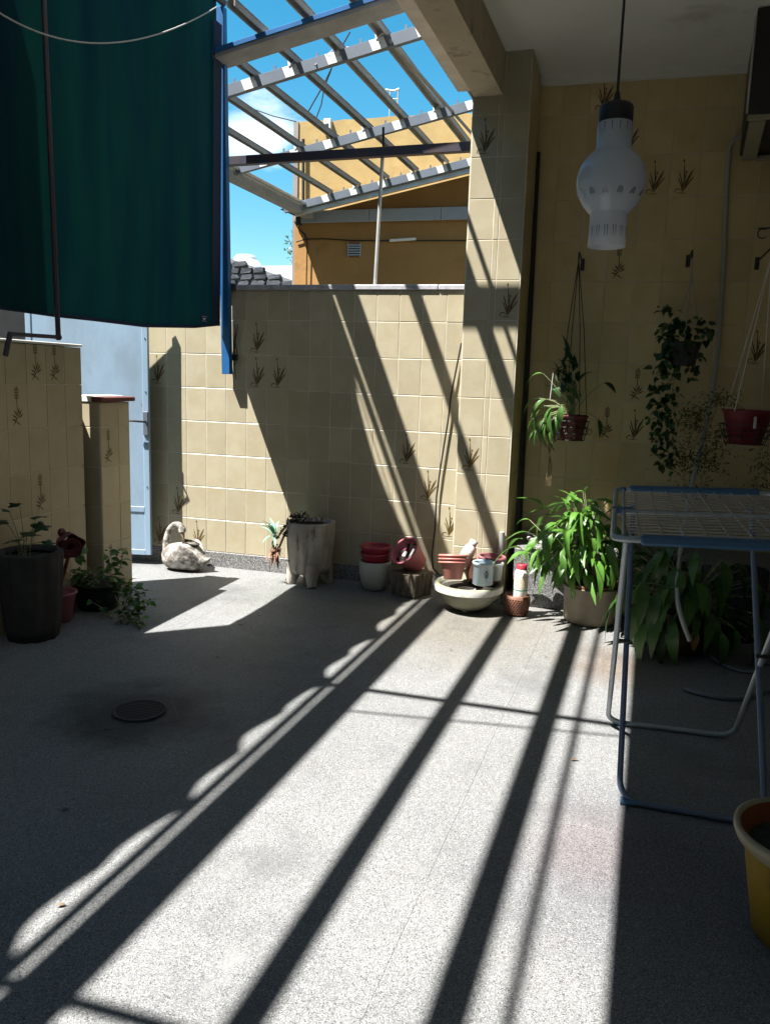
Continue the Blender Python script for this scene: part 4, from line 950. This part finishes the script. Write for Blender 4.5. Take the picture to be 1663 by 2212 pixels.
# ------------------------------------------------------------------ hanging plants on the gallery wall
def wall_hook(root, p, nm='hook'):
    part(nm, MB().tube([V(p.x, G-.012, p.z+.03), V(p.x, p.y+.02, p.z+.035), p, p + V(0, .012, -.018)], .006, 6).bbox((p.x-.014, G-.020, p.z-.02), (p.x+.014, G-.0085, p.z+.06), .003), M_dark, root)
def basket(root, c, r0, r1, h, m_):
    mb = MB()
    for t in (0, .33, .66, .97):
        rr = (r0 + (r1-r0)*t)*1.05 + .006; mb.tube([c + V(rr*math.cos(a), rr*math.sin(a), h*t) for a in [2*math.pi*k/28 for k in range(29)]], .0032, 5, caps=False)
    for k in range(10):
        a = 2*math.pi*k/10; mb.tube([c + V((r0+(r1-r0)*t)*1.05*math.cos(a) + .006*math.cos(a), (r0+(r1-r0)*t)*1.05*math.sin(a)+.006*math.sin(a), h*t-.004) for t in (0, .25, .5, .75, 1)], .0028, 5)
        p = c + V((r1*1.05+.008)*math.cos(a), (r1*1.05+.008)*math.sin(a), h*.45); mb.tube([p + V(.02*math.cos(b)*math.cos(a), .02*math.cos(b)*math.sin(a), .02*math.sin(b)) for b in [2*math.pi*j/8 for j in range(9)]], .0022, 4, caps=False)
    return part('wire_basket', mb, m_, root)
def pot_with_soil(root, c, r0, r1, h, m_):
    mb = MB(); pot(mb, c, r0, r1, h, .004, .005, 30, None, .8); part('pot', mb, m_, root)
    part('soil', MB().lathe([(.001, h*.84), (r1*.9, h*.83)], 20, c, caps=False), M_soil, root)
# 1: leafy plant, strings, partly in the sun
hy = 5.52; hk = at(1250, 556, 1, hy); pc = at(1233, 950, 1, hy)
h1 = thing('hanging_plant', 'hanging maroon pot nearest the column with long pointed leaves catching the sun', 'hanging plant', tuple(hk), 'plants hanging on the gallery wall')
wall_hook(h1, hk); pot_with_soil(h1, pc, .072, .098, .165, M_maroon); basket(h1, pc, .072, .098, .13, M_dark)
mb = MB()
for k in range(4):
    a = .5 + k*math.pi/2; mb.tube([hk - V(0, 0, .015), hk.lerp(pc + V(.1*math.cos(a), .1*math.sin(a), .16), .45) + V(.012*math.cos(a), 0, 0), pc + V(.1*math.cos(a), .1*math.sin(a), .16)], .0028, 5)
part('cord', mb, M_wire, h1)
part('cord_end', MB().tube([at(1195, 805, 1, hy-.08), at(1188, 862, 1, hy-.09)], .0035, 5), M_cord, h1)
Ld = [leaf_mesh('leaf', .15, .042, M_leafd, .25, .2, 6), leaf_mesh('leaf', .17, .045, M_leafm, .55, .2, 6), leaf_mesh('leaf', .12, .05, M_leafd, .2, .2, 6)]
top = pc + V(0, 0, .15); st_ = []
def hleaf(px_, py_, dy, az, el, m_, sc=1., roll=0):
    q = at(px_, py_, 1, hy+dy); st_.append(arc(top, q, .04)); inst('leaf', m_, h1, orient(q, az, el, roll, sc))
for px_, py_, dy, el in ((1213, 790, 0, 1.0), (1222, 775, .03, 1.3), (1235, 785, -.04, 1.1), (1243, 800, .02, .9), (1205, 815, .0, 1.2), (1228, 830, -.03, 1.35), (1248, 825, -.02, .9), (1216, 850, -.05, 1.3), (1240, 850, .04, 1.2)): hleaf(px_, py_, dy, rng.uniform(0, 6.28), el*rng.uniform(.6, 1.1), Ld[0], rng.uniform(.8, 1.1), rng.uniform(-.8, .8))
for k in range(16): hleaf(rng.uniform(1198, 1256), rng.uniform(790, 880), rng.uniform(-.08, .06), rng.uniform(0, 6.28), rng.uniform(.1, 1.3), Ld[0], rng.uniform(.7, 1.05), rng.uniform(-.8, .8))
for k in range(9): hleaf(rng.uniform(1158, 1205), rng.uniform(862, 930), rng.uniform(-.14, -.04), rng.uniform(3.0, 4.6), rng.uniform(-1.3, -.5), Ld[1], rng.uniform(.6, 1.0), rng.uniform(-.6, .6))
hleaf(1305, 826, -.02, -.3, -.55, Ld[2], .85, .5); hleaf(1292, 905, -.05, -.8, -1.2, Ld[0], .8, .2)
for px_, py_, dy, az, el in ((1172, 806, -.06, 2.9, -.2), (1180, 862, -.08, 3.6, -.5), (1170, 880, -.10, 3.5, -.9), (1186, 895, -.12, 4.0, -1.1), (1160, 900, -.08, 3.2, -1.15), (1178, 915, -.14, 4.2, -1.2), (1192, 880, -.12, 4.4, -.9), (1150, 905, -.05, 3.1, -1.25), (1190, 925, -.13, 4.3, -1.25), (1212, 875, -.13, 4.6, -1.3), (1164, 860, -.04, 3.3, -.4), (1200, 900, -.13, 4.5, -1.25)): hleaf(px_, py_, dy, az, el, Ld[1], rng.uniform(.8, 1.05), rng.uniform(-.5, .5))
stems('stem', st_, .003, M_stem, h1)
rt = MB()
for k in range(5): rt.tube([pc + V(-.06+.010*k, -.04, .03), at(1190-2*k, 960, 1, hy-.06), at(1184+2*k, 1005, 1, hy-.05), at(1177+3*k, 1050, 1, hy-.05)], .0016, 4)
part('hanging_roots', rt, M_dry, h1)
# 2: trailing vine
vy = 5.62; vk = at(1495, 552, 1, vy); vc = at(1475, 790, 1, vy)
h2 = thing('hanging_plant', 'dark trailing vine with small round leaves hanging on two pale cords in the middle', 'hanging plant', tuple(vk), 'plants hanging on the gallery wall')
wall_hook(h2, vk); pot_with_soil(h2, vc, .07, .098, .15, M_darkconc)
kn = at(1495, 598, 1, vy); mb = MB(); mb.tube([vk - V(0, 0, .015), kn], .004, 5)
for k in range(3): mb.tube([kn, vc + V(.107*math.cos(2.1*k+.4), .107*math.sin(2.1*k+.4), .155)], .003, 5)
part('cord', mb, M_cord, h2)
vl = [leaf_mesh('leaf', .054, .042, M_leafd, .25, .2, 4), leaf_mesh('leaf', .046, .036, M_leafd, .4, .2, 4), leaf_mesh('leaf', .040, .032, M_leafm, .3, .2, 4)]
trails = []
for (pts, nl) in ((((1480, 700), (1430, 690), (1432, 740), (1440, 780)), 44), (((1475, 690), (1420, 760), (1405, 850), (1410, 930)), 60), (((1465, 720), (1425, 800), (1415, 900), (1425, 1000)), 60), (((1480, 700), (1450, 820), (1440, 920), (1445, 1020)), 60),
                  (((1490, 700), (1520, 680), (1530, 690), (1528, 720)), 14), (((1470, 700), (1450, 660), (1435, 655), (1428, 672)), 16), (((1478, 700), (1500, 740), (1505, 790), (1495, 820)), 22), (((1470, 740), (1440, 850), (1425, 950), (1418, 960)), 30), (((1474, 705), (1465, 690), (1440, 700), (1425, 730)), 30)):
    dy = rng.uniform(-.08, .06); P_ = [at(*q, 1, vy+dy*min(1, i/1.5)) for i, q in enumerate(pts)]
    path = []
    for t in [i/16 for i in range(17)]:
        a_, b_, c_, d_ = P_; path.append(a_*(1-t)**3 + b_*3*t*(1-t)**2 + c_*3*t*t*(1-t) + d_*t**3)
    trails.append(path)
    for k in range(nl):
        p = path[rng.randrange(1, 17)] + V(rng.uniform(-.028, .028), rng.uniform(-.03, .02), rng.uniform(-.02, .02))
        inst('leaf', rng.choice(vl), h2, orient(p, rng.uniform(2.2, 6.8), rng.uniform(-1.3, .2), rng.uniform(-1, 1), rng.uniform(.75, 1.15)))
for k in range(70):
    p = vc + V(rng.gauss(0, .075), rng.uniform(-.13, .02), rng.uniform(-.03, .25)); inst('leaf', rng.choice(vl), h2, orient(p, rng.uniform(2.6, 6.6), rng.uniform(-1.2, .3), rng.uniform(-1, 1), rng.uniform(.8, 1.2)))
for k in range(60):
    t = rng.random(); q = at(1428 + 34*rng.random(), 760 + 240*t, 1, vy + rng.uniform(-.05, .05)); inst('leaf', rng.choice(vl), h2, orient(q, rng.uniform(2.4, 6.6), rng.uniform(-1.3, .1), rng.uniform(-1, 1), rng.uniform(.6, 1.15)))
stems('stem', trails, .0022, M_stem, h2)
# 3: red pot with fine foliage
ry = 5.40; rc = at(1608, 958, 1, ry); rk = at(1668, 545, 1, ry)
h3 = thing('hanging_plant', 'red hanging pot in a wire basket at the right edge with fine feathery foliage', 'hanging plant', tuple(rk), 'plants hanging on the gallery wall')
wall_hook(h3, rk); pot_with_soil(h3, rc, .095, .142, .205, M_redd); basket(h3, rc, .10, .142, .12, M_dark)
mb = MB()
for k in range(4):
    a = .9 + k*math.pi/2; mb.tube([rk - V(0, 0, .015), rc + V(.145*math.cos(a), .145*math.sin(a), .2)], .0032, 5)
part('cord', mb, M_bottle, h3)
part('cord_clip', MB().bbox((rc.x+.015, ry-.165, rc.z+.10), (rc.x+.032, ry-.155, rc.z+.17), .003), M_ceram, h3)
fm = MB()
def spray(p, n, sx, sz, dy=.05):
    for k in range(n):
        q = p + V(rng.gauss(0, sx), rng.gauss(0, dy), rng.gauss(0, sz)); R = orient(q, rng.uniform(0, 6.28), rng.uniform(-1.2, .6), rng.uniform(-1, 1), rng.uniform(.6, 1.3))
        fm.add([R @ V(-.004, 0, 0), R @ V(.004, 0, 0), R @ V(.0015, .020, 0), R @ V(-.0015, .020, 0)], [(0, 1, 2, 3)])
for (x_, y_, n, sx, sz) in ((1500, 900, 420, .06, .05), (1480, 985, 420, .06, .07), (1520, 1000, 340, .07, .05), (1555, 860, 180, .05, .03), (1510, 1060, 200, .06, .03), (1655, 1000, 240, .05, .07), (1545, 960, 200, .05, .05), (1640, 1050, 120, .04, .04)): spray(at(x_, y_, 1, ry+.06), n, sx, sz)
o = part('foliage', fm, M_leaft, h3); o['kind'] = 'stuff'
stems('stem', [[rc + V(0, 0, .2), at(1560, 858, 1, ry), at(1510, 890, 1, ry+.05), at(1480, 980, 1, ry+.06), at(1475, 1040, 1, ry+.06)], [rc + V(0, 0, .2), at(1550, 870, 1, ry), at(1525, 940, 1, ry+.05), at(1520, 1030, 1, ry+.06)], [rc + V(.05, 0, .2), at(1660, 930, 1, ry-.1), at(1655, 1040, 1, ry)]], .0025, M_dry, h3)

# ------------------------------------------------------------------ pendant lamp
lx, ly_ = -.082, 2.75
zq = lambda y_: 1.933 + (535-y_)*.00137
la = thing('pendant_lamp', 'white opal glass pendant lamp with a black cap hanging on a long cord', 'lamp', (lx, ly_, 1.93))
lc = V(lx, ly_, 0)
part('cord', MB().tube([V(lx, ly_, zq(215)), V(lx, ly_, 3.555)], .0042, 8), M_dark, la)
part('cap', MB().lathe([(.051, zq(264)), (.052, zq(258)), (.052, zq(232)), (.046, zq(225)), (.022, zq(221)), (.012, zq(215)), (.007, zq(198)), (.001, zq(197))], 32, lc), M_dark, la)
prof = [(.050, zq(260)), (.0525, zq(280)), (.0535, zq(322)), (.060, zq(326)), (.080, zq(338)), (.097, zq(358)), (.1055, zq(382)), (.1055, zq(398)), (.098, zq(420)), (.083, zq(440)), (.064, zq(457)), (.057, zq(461)), (.057, zq(500)), (.0585, zq(533)), (.055, zq(534)), (.053, zq(500)), (.053, zq(462)), (.078, zq(440)), (.10, zq(390)), (.05, zq(330)), (.046, zq(262))]
gl = part('shade', MB().lathe(prof, 48, lc, caps=False), M_opal, la)
cut = MB()
for k in range(14):
    a = 2*math.pi*k/14 + .1; d = V(math.cos(a), math.sin(a), 0); t_ = V(-math.sin(a), math.cos(a), 0); cz_ = zq(424); R = []
    for j in range(12):
        b = 2*math.pi*j/12; z = cz_ + .014*math.sin(b); rr = .0985 - (zq(420)-z)*.72 + .0008; R.append(lc + d*rr + t_*.0095*math.cos(b) + V(0, 0, z))
    cut.add(R, [tuple(range(12))])
    p = lc + d*.0536; cut.add([p + t_*.002 + V(0, 0, zq(268)), p - t_*.002 + V(0, 0, zq(268)), p - t_*.0008 + V(0, 0, zq(288)), p + t_*.0008 + V(0, 0, zq(288))], [(0, 1, 2, 3)])
    for e in (0, .14):
        a2 = a + e; d2 = V(math.cos(a2), math.sin(a2), 0); t2 = V(-math.sin(a2), math.cos(a2), 0); p = lc + d2*.0578
        cut.add([p + t2*.0016 + V(0, 0, zq(490)), p - t2*.0016 + V(0, 0, zq(490)), p + d2*.0007 - t2*.0006 + V(0, 0, zq(515)), p + d2*.0007 + t2*.0006 + V(0, 0, zq(515))], [(0, 1, 2, 3)])
part('cut_pattern', cut, M_opalcut, gl, kind='stuff')

# ------------------------------------------------------------------ dark cabinet high in the corner, wire hook, hose
zb = at(1594, 343, 1, G-.02).z; fr = at(1614, 254, 2, zb); xk = at(1596, 343, 1, G-.02).x
cb = thing('wall_cabinet', 'dark box cabinet hung high under the ceiling at the right edge', 'cabinet', (1.0, 5.4, zb))
part('body', MB().add([V(fr.x, fr.y, zb+.02), V(fr.x+.8, fr.y, zb+.02), V(xk+.8, G-.02, zb+.02), V(xk, G-.02, zb+.02), V(fr.x, fr.y, 3.545), V(fr.x+.8, fr.y, 3.545), V(xk+.8, G-.02, 3.545), V(xk, G-.02, 3.545)],
     [(0,3,2,1),(4,5,6,7),(0,1,5,4),(1,2,6,5),(2,3,7,6),(3,0,4,7)]), M_cabinet, cb)
for p, q, w in ((V(fr.x+.06, fr.y+.05, zb), V(xk+.06, G-.03, zb), .085), (V(fr.x+.0, fr.y+.012, zb+.004), V(fr.x+.8, fr.y+.012, zb+.004), .025), (V(xk+.1, G-.04, zb-.004), V(xk+.8, G-.04, zb-.004), .03)): part('bottom_trim', MB().beam(p, q, w, .028), M_frame, cb)
part('edge_strip', MB().beam(V(fr.x-.006, fr.y-.006, zb+.02), V(fr.x-.006, fr.y-.006, 3.50), .012, .012, (0, 1, 0)), M_zinc, cb)
hp = [at(1612, 292, 1, G-.06), at(1590, 298, 1, G-.07), at(1574, 330, 1, G-.06), at(1567, 450, 1, G-.05), at(1560, 620, 1, G-.06), at(1550, 760, 1, G-.10), at(1533, 880, 1, G-.20), at(1510, 980, 1, 5.5), at(1494, 1045, 1, 5.3), at(1478, 1130, 1, 5.0), at(1465, 1230, 1, 4.72), at(1463, 1290, 1, 4.55), at(1472, 1335, 1, 4.48), at(1490, 1385, 1, 4.45)]
single('clear_hose', MB().tube(smooth(hp), .013, 8), M_hose, 'clear hose hanging from the dark cabinet down behind the drying rack', 'hose', tuple(hp[-1]))
fp = [V(*at(x_, y_, 2, .012)) for x_, y_ in ((1478, 1489), (1510, 1499), (1560, 1508), (1610, 1507), (1660, 1492), (1690, 1465), (1680, 1440), (1640, 1430))]
single('floor_hose', MB().tube(smooth(fp), .011, 8), mat('grey_hose', (.16, .18, .20), .4), 'loop of grey hose lying on the dark floor behind the drying rack', 'hose', tuple(fp[2]))
fp = [V(*at(x_, y_, 2, .012)) for x_, y_ in ((1530, 1415), (1565, 1438), (1600, 1450), (1640, 1452))]
single('floor_hose', MB().tube(smooth(fp), .009, 8), bpy.data.materials['grey_hose'], 'short end of grey hose in the shade beside the big leafed plant', 'hose', tuple(fp[2]))
wr = at(1648, 497, 1, G-.03); mb = MB(); mb.tube([V(wr.x+.03*math.cos(a), G-.03, wr.z+.03*math.sin(a)-.02) for a in [.9+4.6*k/12 for k in range(13)]], .004, 5); mb.tube([V(wr.x-.03, G-.03, wr.z+.012), V(wr.x+.14, G-.03, wr.z+.016)], .005, 5); mb.tube([V(wr.x+.1, G-.008, wr.z+.014), V(wr.x+.1, G-.03, wr.z+.014)], .005, 5)
single('wire_hook', mb, M_dark, 'bent black wire hook on the tiles at the right edge', 'hook', tuple(wr))

# ------------------------------------------------------------------ clothes drying rack
rk_ = thing('drying_rack', 'folding clothes drying rack with blue plastic rails and a grey wire top', 'drying rack', (.35, 3.3, 0))
def zt_(x): return 1.0 + .030*x
XL, XR, YF, YB = .008, .73, 2.76, 4.13
def P3(x, y, dz=0): return V(x, y + .05*(x-XL), zt_(x)+dz)
def rounded(pts, r=.05, n=5):
    out = [pts[0]]
    for a, b, c in zip(pts, pts[1:], pts[2:]):
        d0, d1 = (a-b).normalized(), (c-b).normalized(); p, q = b + d0*r, b + d1*r
        out += [(p.lerp(b, t)).lerp(b.lerp(q, t), t) for t in [i/n for i in range(n+1)]]
    return out + [pts[-1]]
loop = [P3(.35, YF), P3(XL, YF), P3(XL, YB), P3(XR, YB), P3(XR, YF), P3(.36, YF)]
part('frame_tube', MB().tube(rounded(loop, .055), .0115, 10), M_rackmet, rk_)
part('front_rail', MB().beam(P3(XL+.085, YF-.002), P3(XR-.07, YF-.002), .030, .036, b=.010), M_rackblue, rk_)
part('back_rail', MB().beam(P3(XL+.06, YB+.002, .004), P3(XR-.06, YB+.002, .004), .030, .034, b=.010), M_rackblue, rk_)
for (y, nm) in ((YF+.012, 0), (YB-.012, 1)): part('corner_clip', MB().bbox((XL+.024, y-.010, .988), (XL+.048, y+.016, 1.014), .005), M_rackblue, rk_)
part('side_clip', MB().bbox((XL-.012, 3.40, .986), (XL+.075, 3.425, 1.016), .005), M_rackblue, rk_)
part('inner_bar', MB().tube([P3(XL+.035, YF+.02, .0), P3(XL+.035, YB-.02, .0)], .007, 8), M_rackmet, rk_)
for y in [YF+.10+.066*k for k in range(8)] + [3.47+.074*k for k in range(8)]: part('wire', MB().tube([P3(XL+.04, y, .006), P3(XR-.012, y, .006)], .0026, 6), M_rackwire, rk_)
part('middle_tube', MB().tube([P3(XL+.04, 3.375, .002), P3(XR-.012, 3.375, .002)], .009, 8), M_rackmet, rk_)
for x in [XL+.085+.073*k for k in range(9)]:
    part('cross_wire', MB().tube([P3(x, YF+.0, .0), P3(x, 3.36, .001)], .0026, 6), M_rackwire, rk_); part('cross_wire', MB().tube([P3(x, 3.39, .001), P3(x, YB-.005, .0)], .0026, 6), M_rackwire, rk_)
U1 = [P3(.052, YF+.03, -.012), V(.048, 3.60, .013), V(.575, 3.62, .013), P3(.60, YF+.03, -.012)]
U2 = [P3(.085, YB-.42, -.012), V(.100, 2.885, .013), V(.590, 2.87, .013), P3(.57, YB-.42, -.012)]
part('grey_leg_frame', MB().tube(rounded(U1, .085, 7), .0115, 10), M_rackmet, rk_)
part('blue_leg_frame', MB().tube(rounded(U2, .085, 7), .0115, 10), mat('blue_grey_tube', (.13, .17, .25), .35, (.11, .145, .22), 6, metal=.3), rk_)
for x in (.073, .585): part('pivot', MB().tube([V(x-.03, 3.19, .52), V(x+.03, 3.19, .52)], .008, 8), M_dark, rk_)
for c in (V(.135, 2.885, .012), V(.10, 3.60, .012), V(.55, 2.87, .012)): part('foot_cap', MB().tube([c - V(.03, 0, 0), c + V(.03, 0, 0)], .0145, 10), M_rackblue, rk_)
# yellow pot in the near right corner -----------------------------------------
e_ = at(1576, 1778, 2, .315); yc = V(e_.x + .212, e_.y + .015, 0)
yp = thing('yellow_pot', 'yellow plastic flower pot with a cream rim and orange inside, cut by the right edge', 'pot', tuple(yc))
part('body', MB().lathe([(.001, .002), (.118, .0), (.126, .01), (.158, .20), (.166, .255), (.176, .270)], 48, yc, caps=False), M_yellow, yp)
part('rim', MB().lathe([(.172, .262), (.190, .280), (.198, .300), (.198, .315), (.188, .320), (.180, .310)], 48, yc, caps=False), M_cream, yp)
part('lining', MB().lathe([(.181, .3105), (.166, .285), (.152, .25), (.146, .23)], 48, yc, caps=False), M_orange, yp)
part('soil', MB().lathe([(.001, .268), (.08, .274), (.130, .266), (.158, .262)], 32, yc, fn=lambda a, z: 1, caps=False), M_soil, yp)
# planters and plants in the shade on the right -------------------------------
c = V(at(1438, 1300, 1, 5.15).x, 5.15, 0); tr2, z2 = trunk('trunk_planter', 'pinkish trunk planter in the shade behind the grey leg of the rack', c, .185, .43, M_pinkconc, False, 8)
sp = thing('spiky_plant', 'grassy spiky plant growing in the pinkish trunk planter', 'plant', tuple(c + V(0, 0, z2)))
bl = [leaf_mesh('blade', .30, .016, M_leafm, .35, .4, 6), leaf_mesh('blade', .24, .020, M_leafm, .6, .4, 6), leaf_mesh('blade', .26, .05, M_leafb, .25, .2, 6)]
for k in range(46): inst('blade', bl[k % 2], sp, orient(c + V(rng.uniform(-.05, .09), rng.uniform(-.06, .05), z2-.03), rng.uniform(2.9, 6.9), rng.uniform(.05, 1.3), rng.uniform(-.4, .4), rng.uniform(.7, 1.1)))
inst('blade', bl[2], sp, orient(c + V(.02, -.12, z2-.05), 3.3, -.05, .2, .75))
c = V(at(1478, 1400, 1, 4.82).x, 4.82, 0)
bp_ = thing('planter_pot', 'dark brown pot almost hidden under the big leafed plant', 'pot', tuple(c))
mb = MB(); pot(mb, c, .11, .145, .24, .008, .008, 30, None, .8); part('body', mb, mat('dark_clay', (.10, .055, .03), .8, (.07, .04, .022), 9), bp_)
bg = thing('broad_leaf_plant', 'broad leafed dark green plant drooping to the floor under the drying rack', 'plant', tuple(c + V(0, 0, .24)))
BL = [leaf_mesh('leaf', .23, .075, M_leafm, .55, .18, 7), leaf_mesh('leaf', .19, .062, M_leafm, .35, .18, 7), leaf_mesh('leaf', .25, .07, M_leafd, .75, .18, 7)]
stl = []
for k in range(100):
    a = rng.uniform(1.9, 6.9); el = rng.uniform(-.35, 1.25); ln = rng.uniform(.16, .40)
    q = c + V(math.cos(a)*math.cos(el)*ln, math.sin(a)*math.cos(el)*ln*.7, .26 + math.sin(el)*ln)
    stl.append(arc(c + V(0, 0, .22), q, .05)); inst('leaf', BL[rng.randrange(3)], bg, orient(q, a + rng.uniform(-.4, .4), rng.uniform(-1.25, -.1), rng.uniform(-.4, .4), rng.uniform(.7, 1.05)))
for x_, y_ in ((1380, 1330), (1400, 1375), (1432, 1355), (1455, 1370), (1390, 1290), (1420, 1310), (1445, 1300)):
    q = at(x_, y_-30, 1, 4.58); stl.append(arc(c + V(0, 0, .22), q, .08)); inst('leaf', BL[0], bg, orient(q, rng.uniform(3.6, 4.8), rng.uniform(-1.2, -.6), rng.uniform(-.4, .4), 1.0))
stems('stem', stl, .0035, M_stem, bg)
dl = thing('dead_leaf', 'single yellowed leaf hanging at the foot of the broad leafed plant', 'leaf', tuple(at(1500, 1385, 1, 4.62)))
inst('blade', leaf_mesh('blade', .12, .05, mat('yellowed_leaf', (.32, .16, .03), .6, (.22, .10, .02), 20), .5, .2, 6), dl, orient(at(1502, 1360, 1, 4.62), 4.6, -1.2))
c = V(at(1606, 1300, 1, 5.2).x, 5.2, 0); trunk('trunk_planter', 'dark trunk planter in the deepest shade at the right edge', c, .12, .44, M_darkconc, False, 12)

# ------------------------------------------------------------------ left corner: barrel planter and pots in the shade
bc_ = V(-3.10, 3.70, 0); hb = at(40, 1186, 1, 3.70).z
br_, zb_ = trunk('trunk_planter', 'big dark trunk planter cut by the left edge of the picture', bc_, .165, hb, M_darkconc, False, 21)
sv = thing('ivy_leaved_plant', 'sparse plant with a few lobed leaves on thin stalks in the big dark planter', 'plant', tuple(bc_ + V(0, 0, zb_)))
lobed = MB(); R = []
for k in range(22):
    a = 2*math.pi*k/22; r = .042*(1 + .28*math.cos(5*a)); R.append(V(r*math.sin(a), .03 + r*math.cos(a), .006*math.cos(2*a)))
lobed.add(R + [V(0, .03, .008)], [(k, (k+1) % 22, 22) for k in range(22)], True); lobed = lobed.mesh('leaf', M_leafd)
stl = []
for x_, y_, az, el, sc_l in ((43, 1092, 4.6, .25, .9), (78, 1118, -.3, .1, 1.0), (80, 1133, -.2, -.35, 1.1), (12, 1128, 4.0, .15, 1.0), (60, 1152, -.6, -.1, 1.2), (20, 1105, 3.5, .3, .6), (100, 1170, -.4, -.3, .8), (35, 1168, 4.8, .0, 1.1)):
    q = at(x_, y_, 1, 3.66); stl.append(arc(bc_ + V(rng.uniform(-.06, .04), -.03, zb_-.03), q, .03)); inst('leaf', lobed, sv, orient(q, az, el, rng.uniform(-.4, .4), sc_l))
stems('stem', stl, .0028, M_stem, sv)
pc_ = V(at(131, 1330, 1, 4.0).x, 4.0, 0)
p_ = thing('pink_pot', 'dusty pink pot standing in the shade beside the big dark planter', 'pot', tuple(pc_))
mb = MB(); pot(mb, pc_, .062, .094, .185, .005, .006, 30, None, .8); part('body', mb, M_pink, p_)
part('soil', MB().lathe([(.001, .15), (.086, .148)], 20, pc_, caps=False), M_soil, p_)
mo = thing('garden_ornament', 'maroon plastic flower shaped ornament with curved ribs on a red stick', 'ornament', tuple(pc_ + V(0, 0, .15)))
o0, o1 = pc_ + V(-.02, 0, .14), at(150, 1195, 1, 3.97)
part('stick', MB().tube([o0, o1], .011, 8), mat('red_brown_stick', (.20, .045, .02), .5), mo)
oc = at(147, 1172, 1, 3.97)
axo = V(.75, -.55, -.30).normalized(); Mo = axo.to_track_quat('Z', 'Y').to_matrix().to_4x4()
fn = lambda a, z: 1 + .10*math.sin(5*a)
part('hood', MB().lathe([(.012, -.055), (.035, -.045), (.060, -.015), (.072, .025), (.080, .055), (.076, .055), (.064, .02), (.05, -.012), (.02, -.038)], 30, oc, Mo, fn=fn, caps=False), M_maroon, mo)
part('bud', MB().sphere(oc + V(-.04, 0, .055), .026, 10, 7, (1, .9, 1.1)), M_maroon, mo)
for r in (.030, .042, .054): part('rib', MB().tube([oc + Mo.to_3x3() @ V(r*math.cos(a), r*math.sin(a), .055-.25*(.06-r)) for a in [2*math.pi*k/20 for k in range(21)]], .0032, 5, caps=False), M_maroon, mo)
dcn = V(at(212, 1300, 1, 4.33).x, 4.33, 0)
dp = thing('black_pot', 'low black plastic pot with trailing stems between the pink pot and the pier', 'pot', tuple(dcn))
mb = MB(); pot(mb, dcn, .12, .15, .17, .006, .008, 30, None, .8); part('body', mb, mat('black_plastic', (.016, .015, .017), .5), dp)
part('soil', MB().lathe([(.001, .14), (.14, .138)], 20, dcn, caps=False), M_soil, dp)
tp_ = thing('trailing_plant', 'tangled trailing plant spilling over the black pot onto the sunlit floor', 'plant', tuple(dcn + V(0, 0, .15)))
lv = [leaf_mesh('leaf', .062, .038, M_leafm, .2, .2, 4), leaf_mesh('leaf', .045, .024, M_leafd, .3, .2, 4), leaf_mesh('leaf', .072, .045, M_leafb, .15, .15, 4)]
stl = []
for (pts, nl) in ((((215, 1245), (190, 1265), (185, 1290), (215, 1310), (238, 1330)), 10), (((210, 1250), (240, 1255), (262, 1275), (275, 1300), (278, 1330)), 18), (((225, 1250), (255, 1235), (262, 1215), (265, 1195)), 10), (((215, 1250), (262, 1262), (275, 1295), (255, 1330)), 16),
                  (((225, 1250), (250, 1290), (262, 1325), (290, 1345), (318, 1352)), 12), (((230, 1250), (285, 1270), (305, 1290), (318, 1305)), 18), (((200, 1250), (180, 1240), (165, 1250), (160, 1262)), 16), (((235, 1255), (280, 1285), (300, 1310), (300, 1330)), 18), (((205, 1250), (190, 1225), (170, 1210)), 8), (((240, 1260), (290, 1300), (280, 1340), (262, 1345)), 18), (((190, 1250), (175, 1265), (190, 1250), (240, 1240)), 20), (((220, 1245), (235, 1215), (236, 1200)), 7)):
    P_ = []
    for i, (x_, y_) in enumerate(pts):
        f = i/(len(pts)-1); q = at(x_, y_, 1, 4.33 - .17*math.sin(math.pi*.5*f)); 
        if q.z < .012: q = at(x_, y_, 2, .012)
        P_.append(q)
    path = smooth(P_, 6); stl.append(path)
    for k in range(int(nl*1.55)):
        p = rng.choice(path[2:]) + V(rng.uniform(-.03, .03), rng.uniform(-.035, .03), rng.uniform(-.008, .04)); p.z = max(.012, p.z)
        inst('leaf', rng.choice(lv[:2]) if rng.random() < .7 else lv[2], tp_, orient(p, rng.uniform(0, 6.28), rng.uniform(-.5, .7), rng.uniform(-.8, .8), rng.uniform(.6, 1.1)))
for x_, y_, az in ((312, 1277, -.1), (318, 1303, -.2), (308, 1305, .2), (256, 1216, -.1), (322, 1298, .3), (300, 1312, -.4), (262, 1210, .5), (285, 1345, 0), (330, 1352, .2)): 
    q = at(x_, y_, 1, 4.22); q.z = max(.02, q.z); inst('leaf', lv[2], tp_, orient(q, az, rng.uniform(-.2, .3), rng.uniform(-.3, .3), 1.0))
stems('stem', stl, .0032, mat('pale_runner', (.36, .34, .22), .7, (.24, .25, .14), 20), tp_)
# small litter on the floor ------------------------------------------------
fl1 = thing('fallen_leaf', 'small brown dry leaf lying on the floor at the shadow edge, lower left', 'leaf', tuple(at(125, 1957, 2, .004)))
inst('blade', leaf_mesh('blade', .026, .012, M_dry, .1, .3, 4), fl1, orient(at(122, 1958, 2, .005), .6, .05))
fl2 = thing('fallen_leaf', 'tiny curled brown leaf on the sunlit floor left of the rack feet', 'leaf', tuple(at(1240, 1640, 2, .004)))
inst('blade', leaf_mesh('blade', .035, .014, M_dry, .1, .3, 4), fl2, orient(at(1232, 1642, 2, .005), .4, .05))
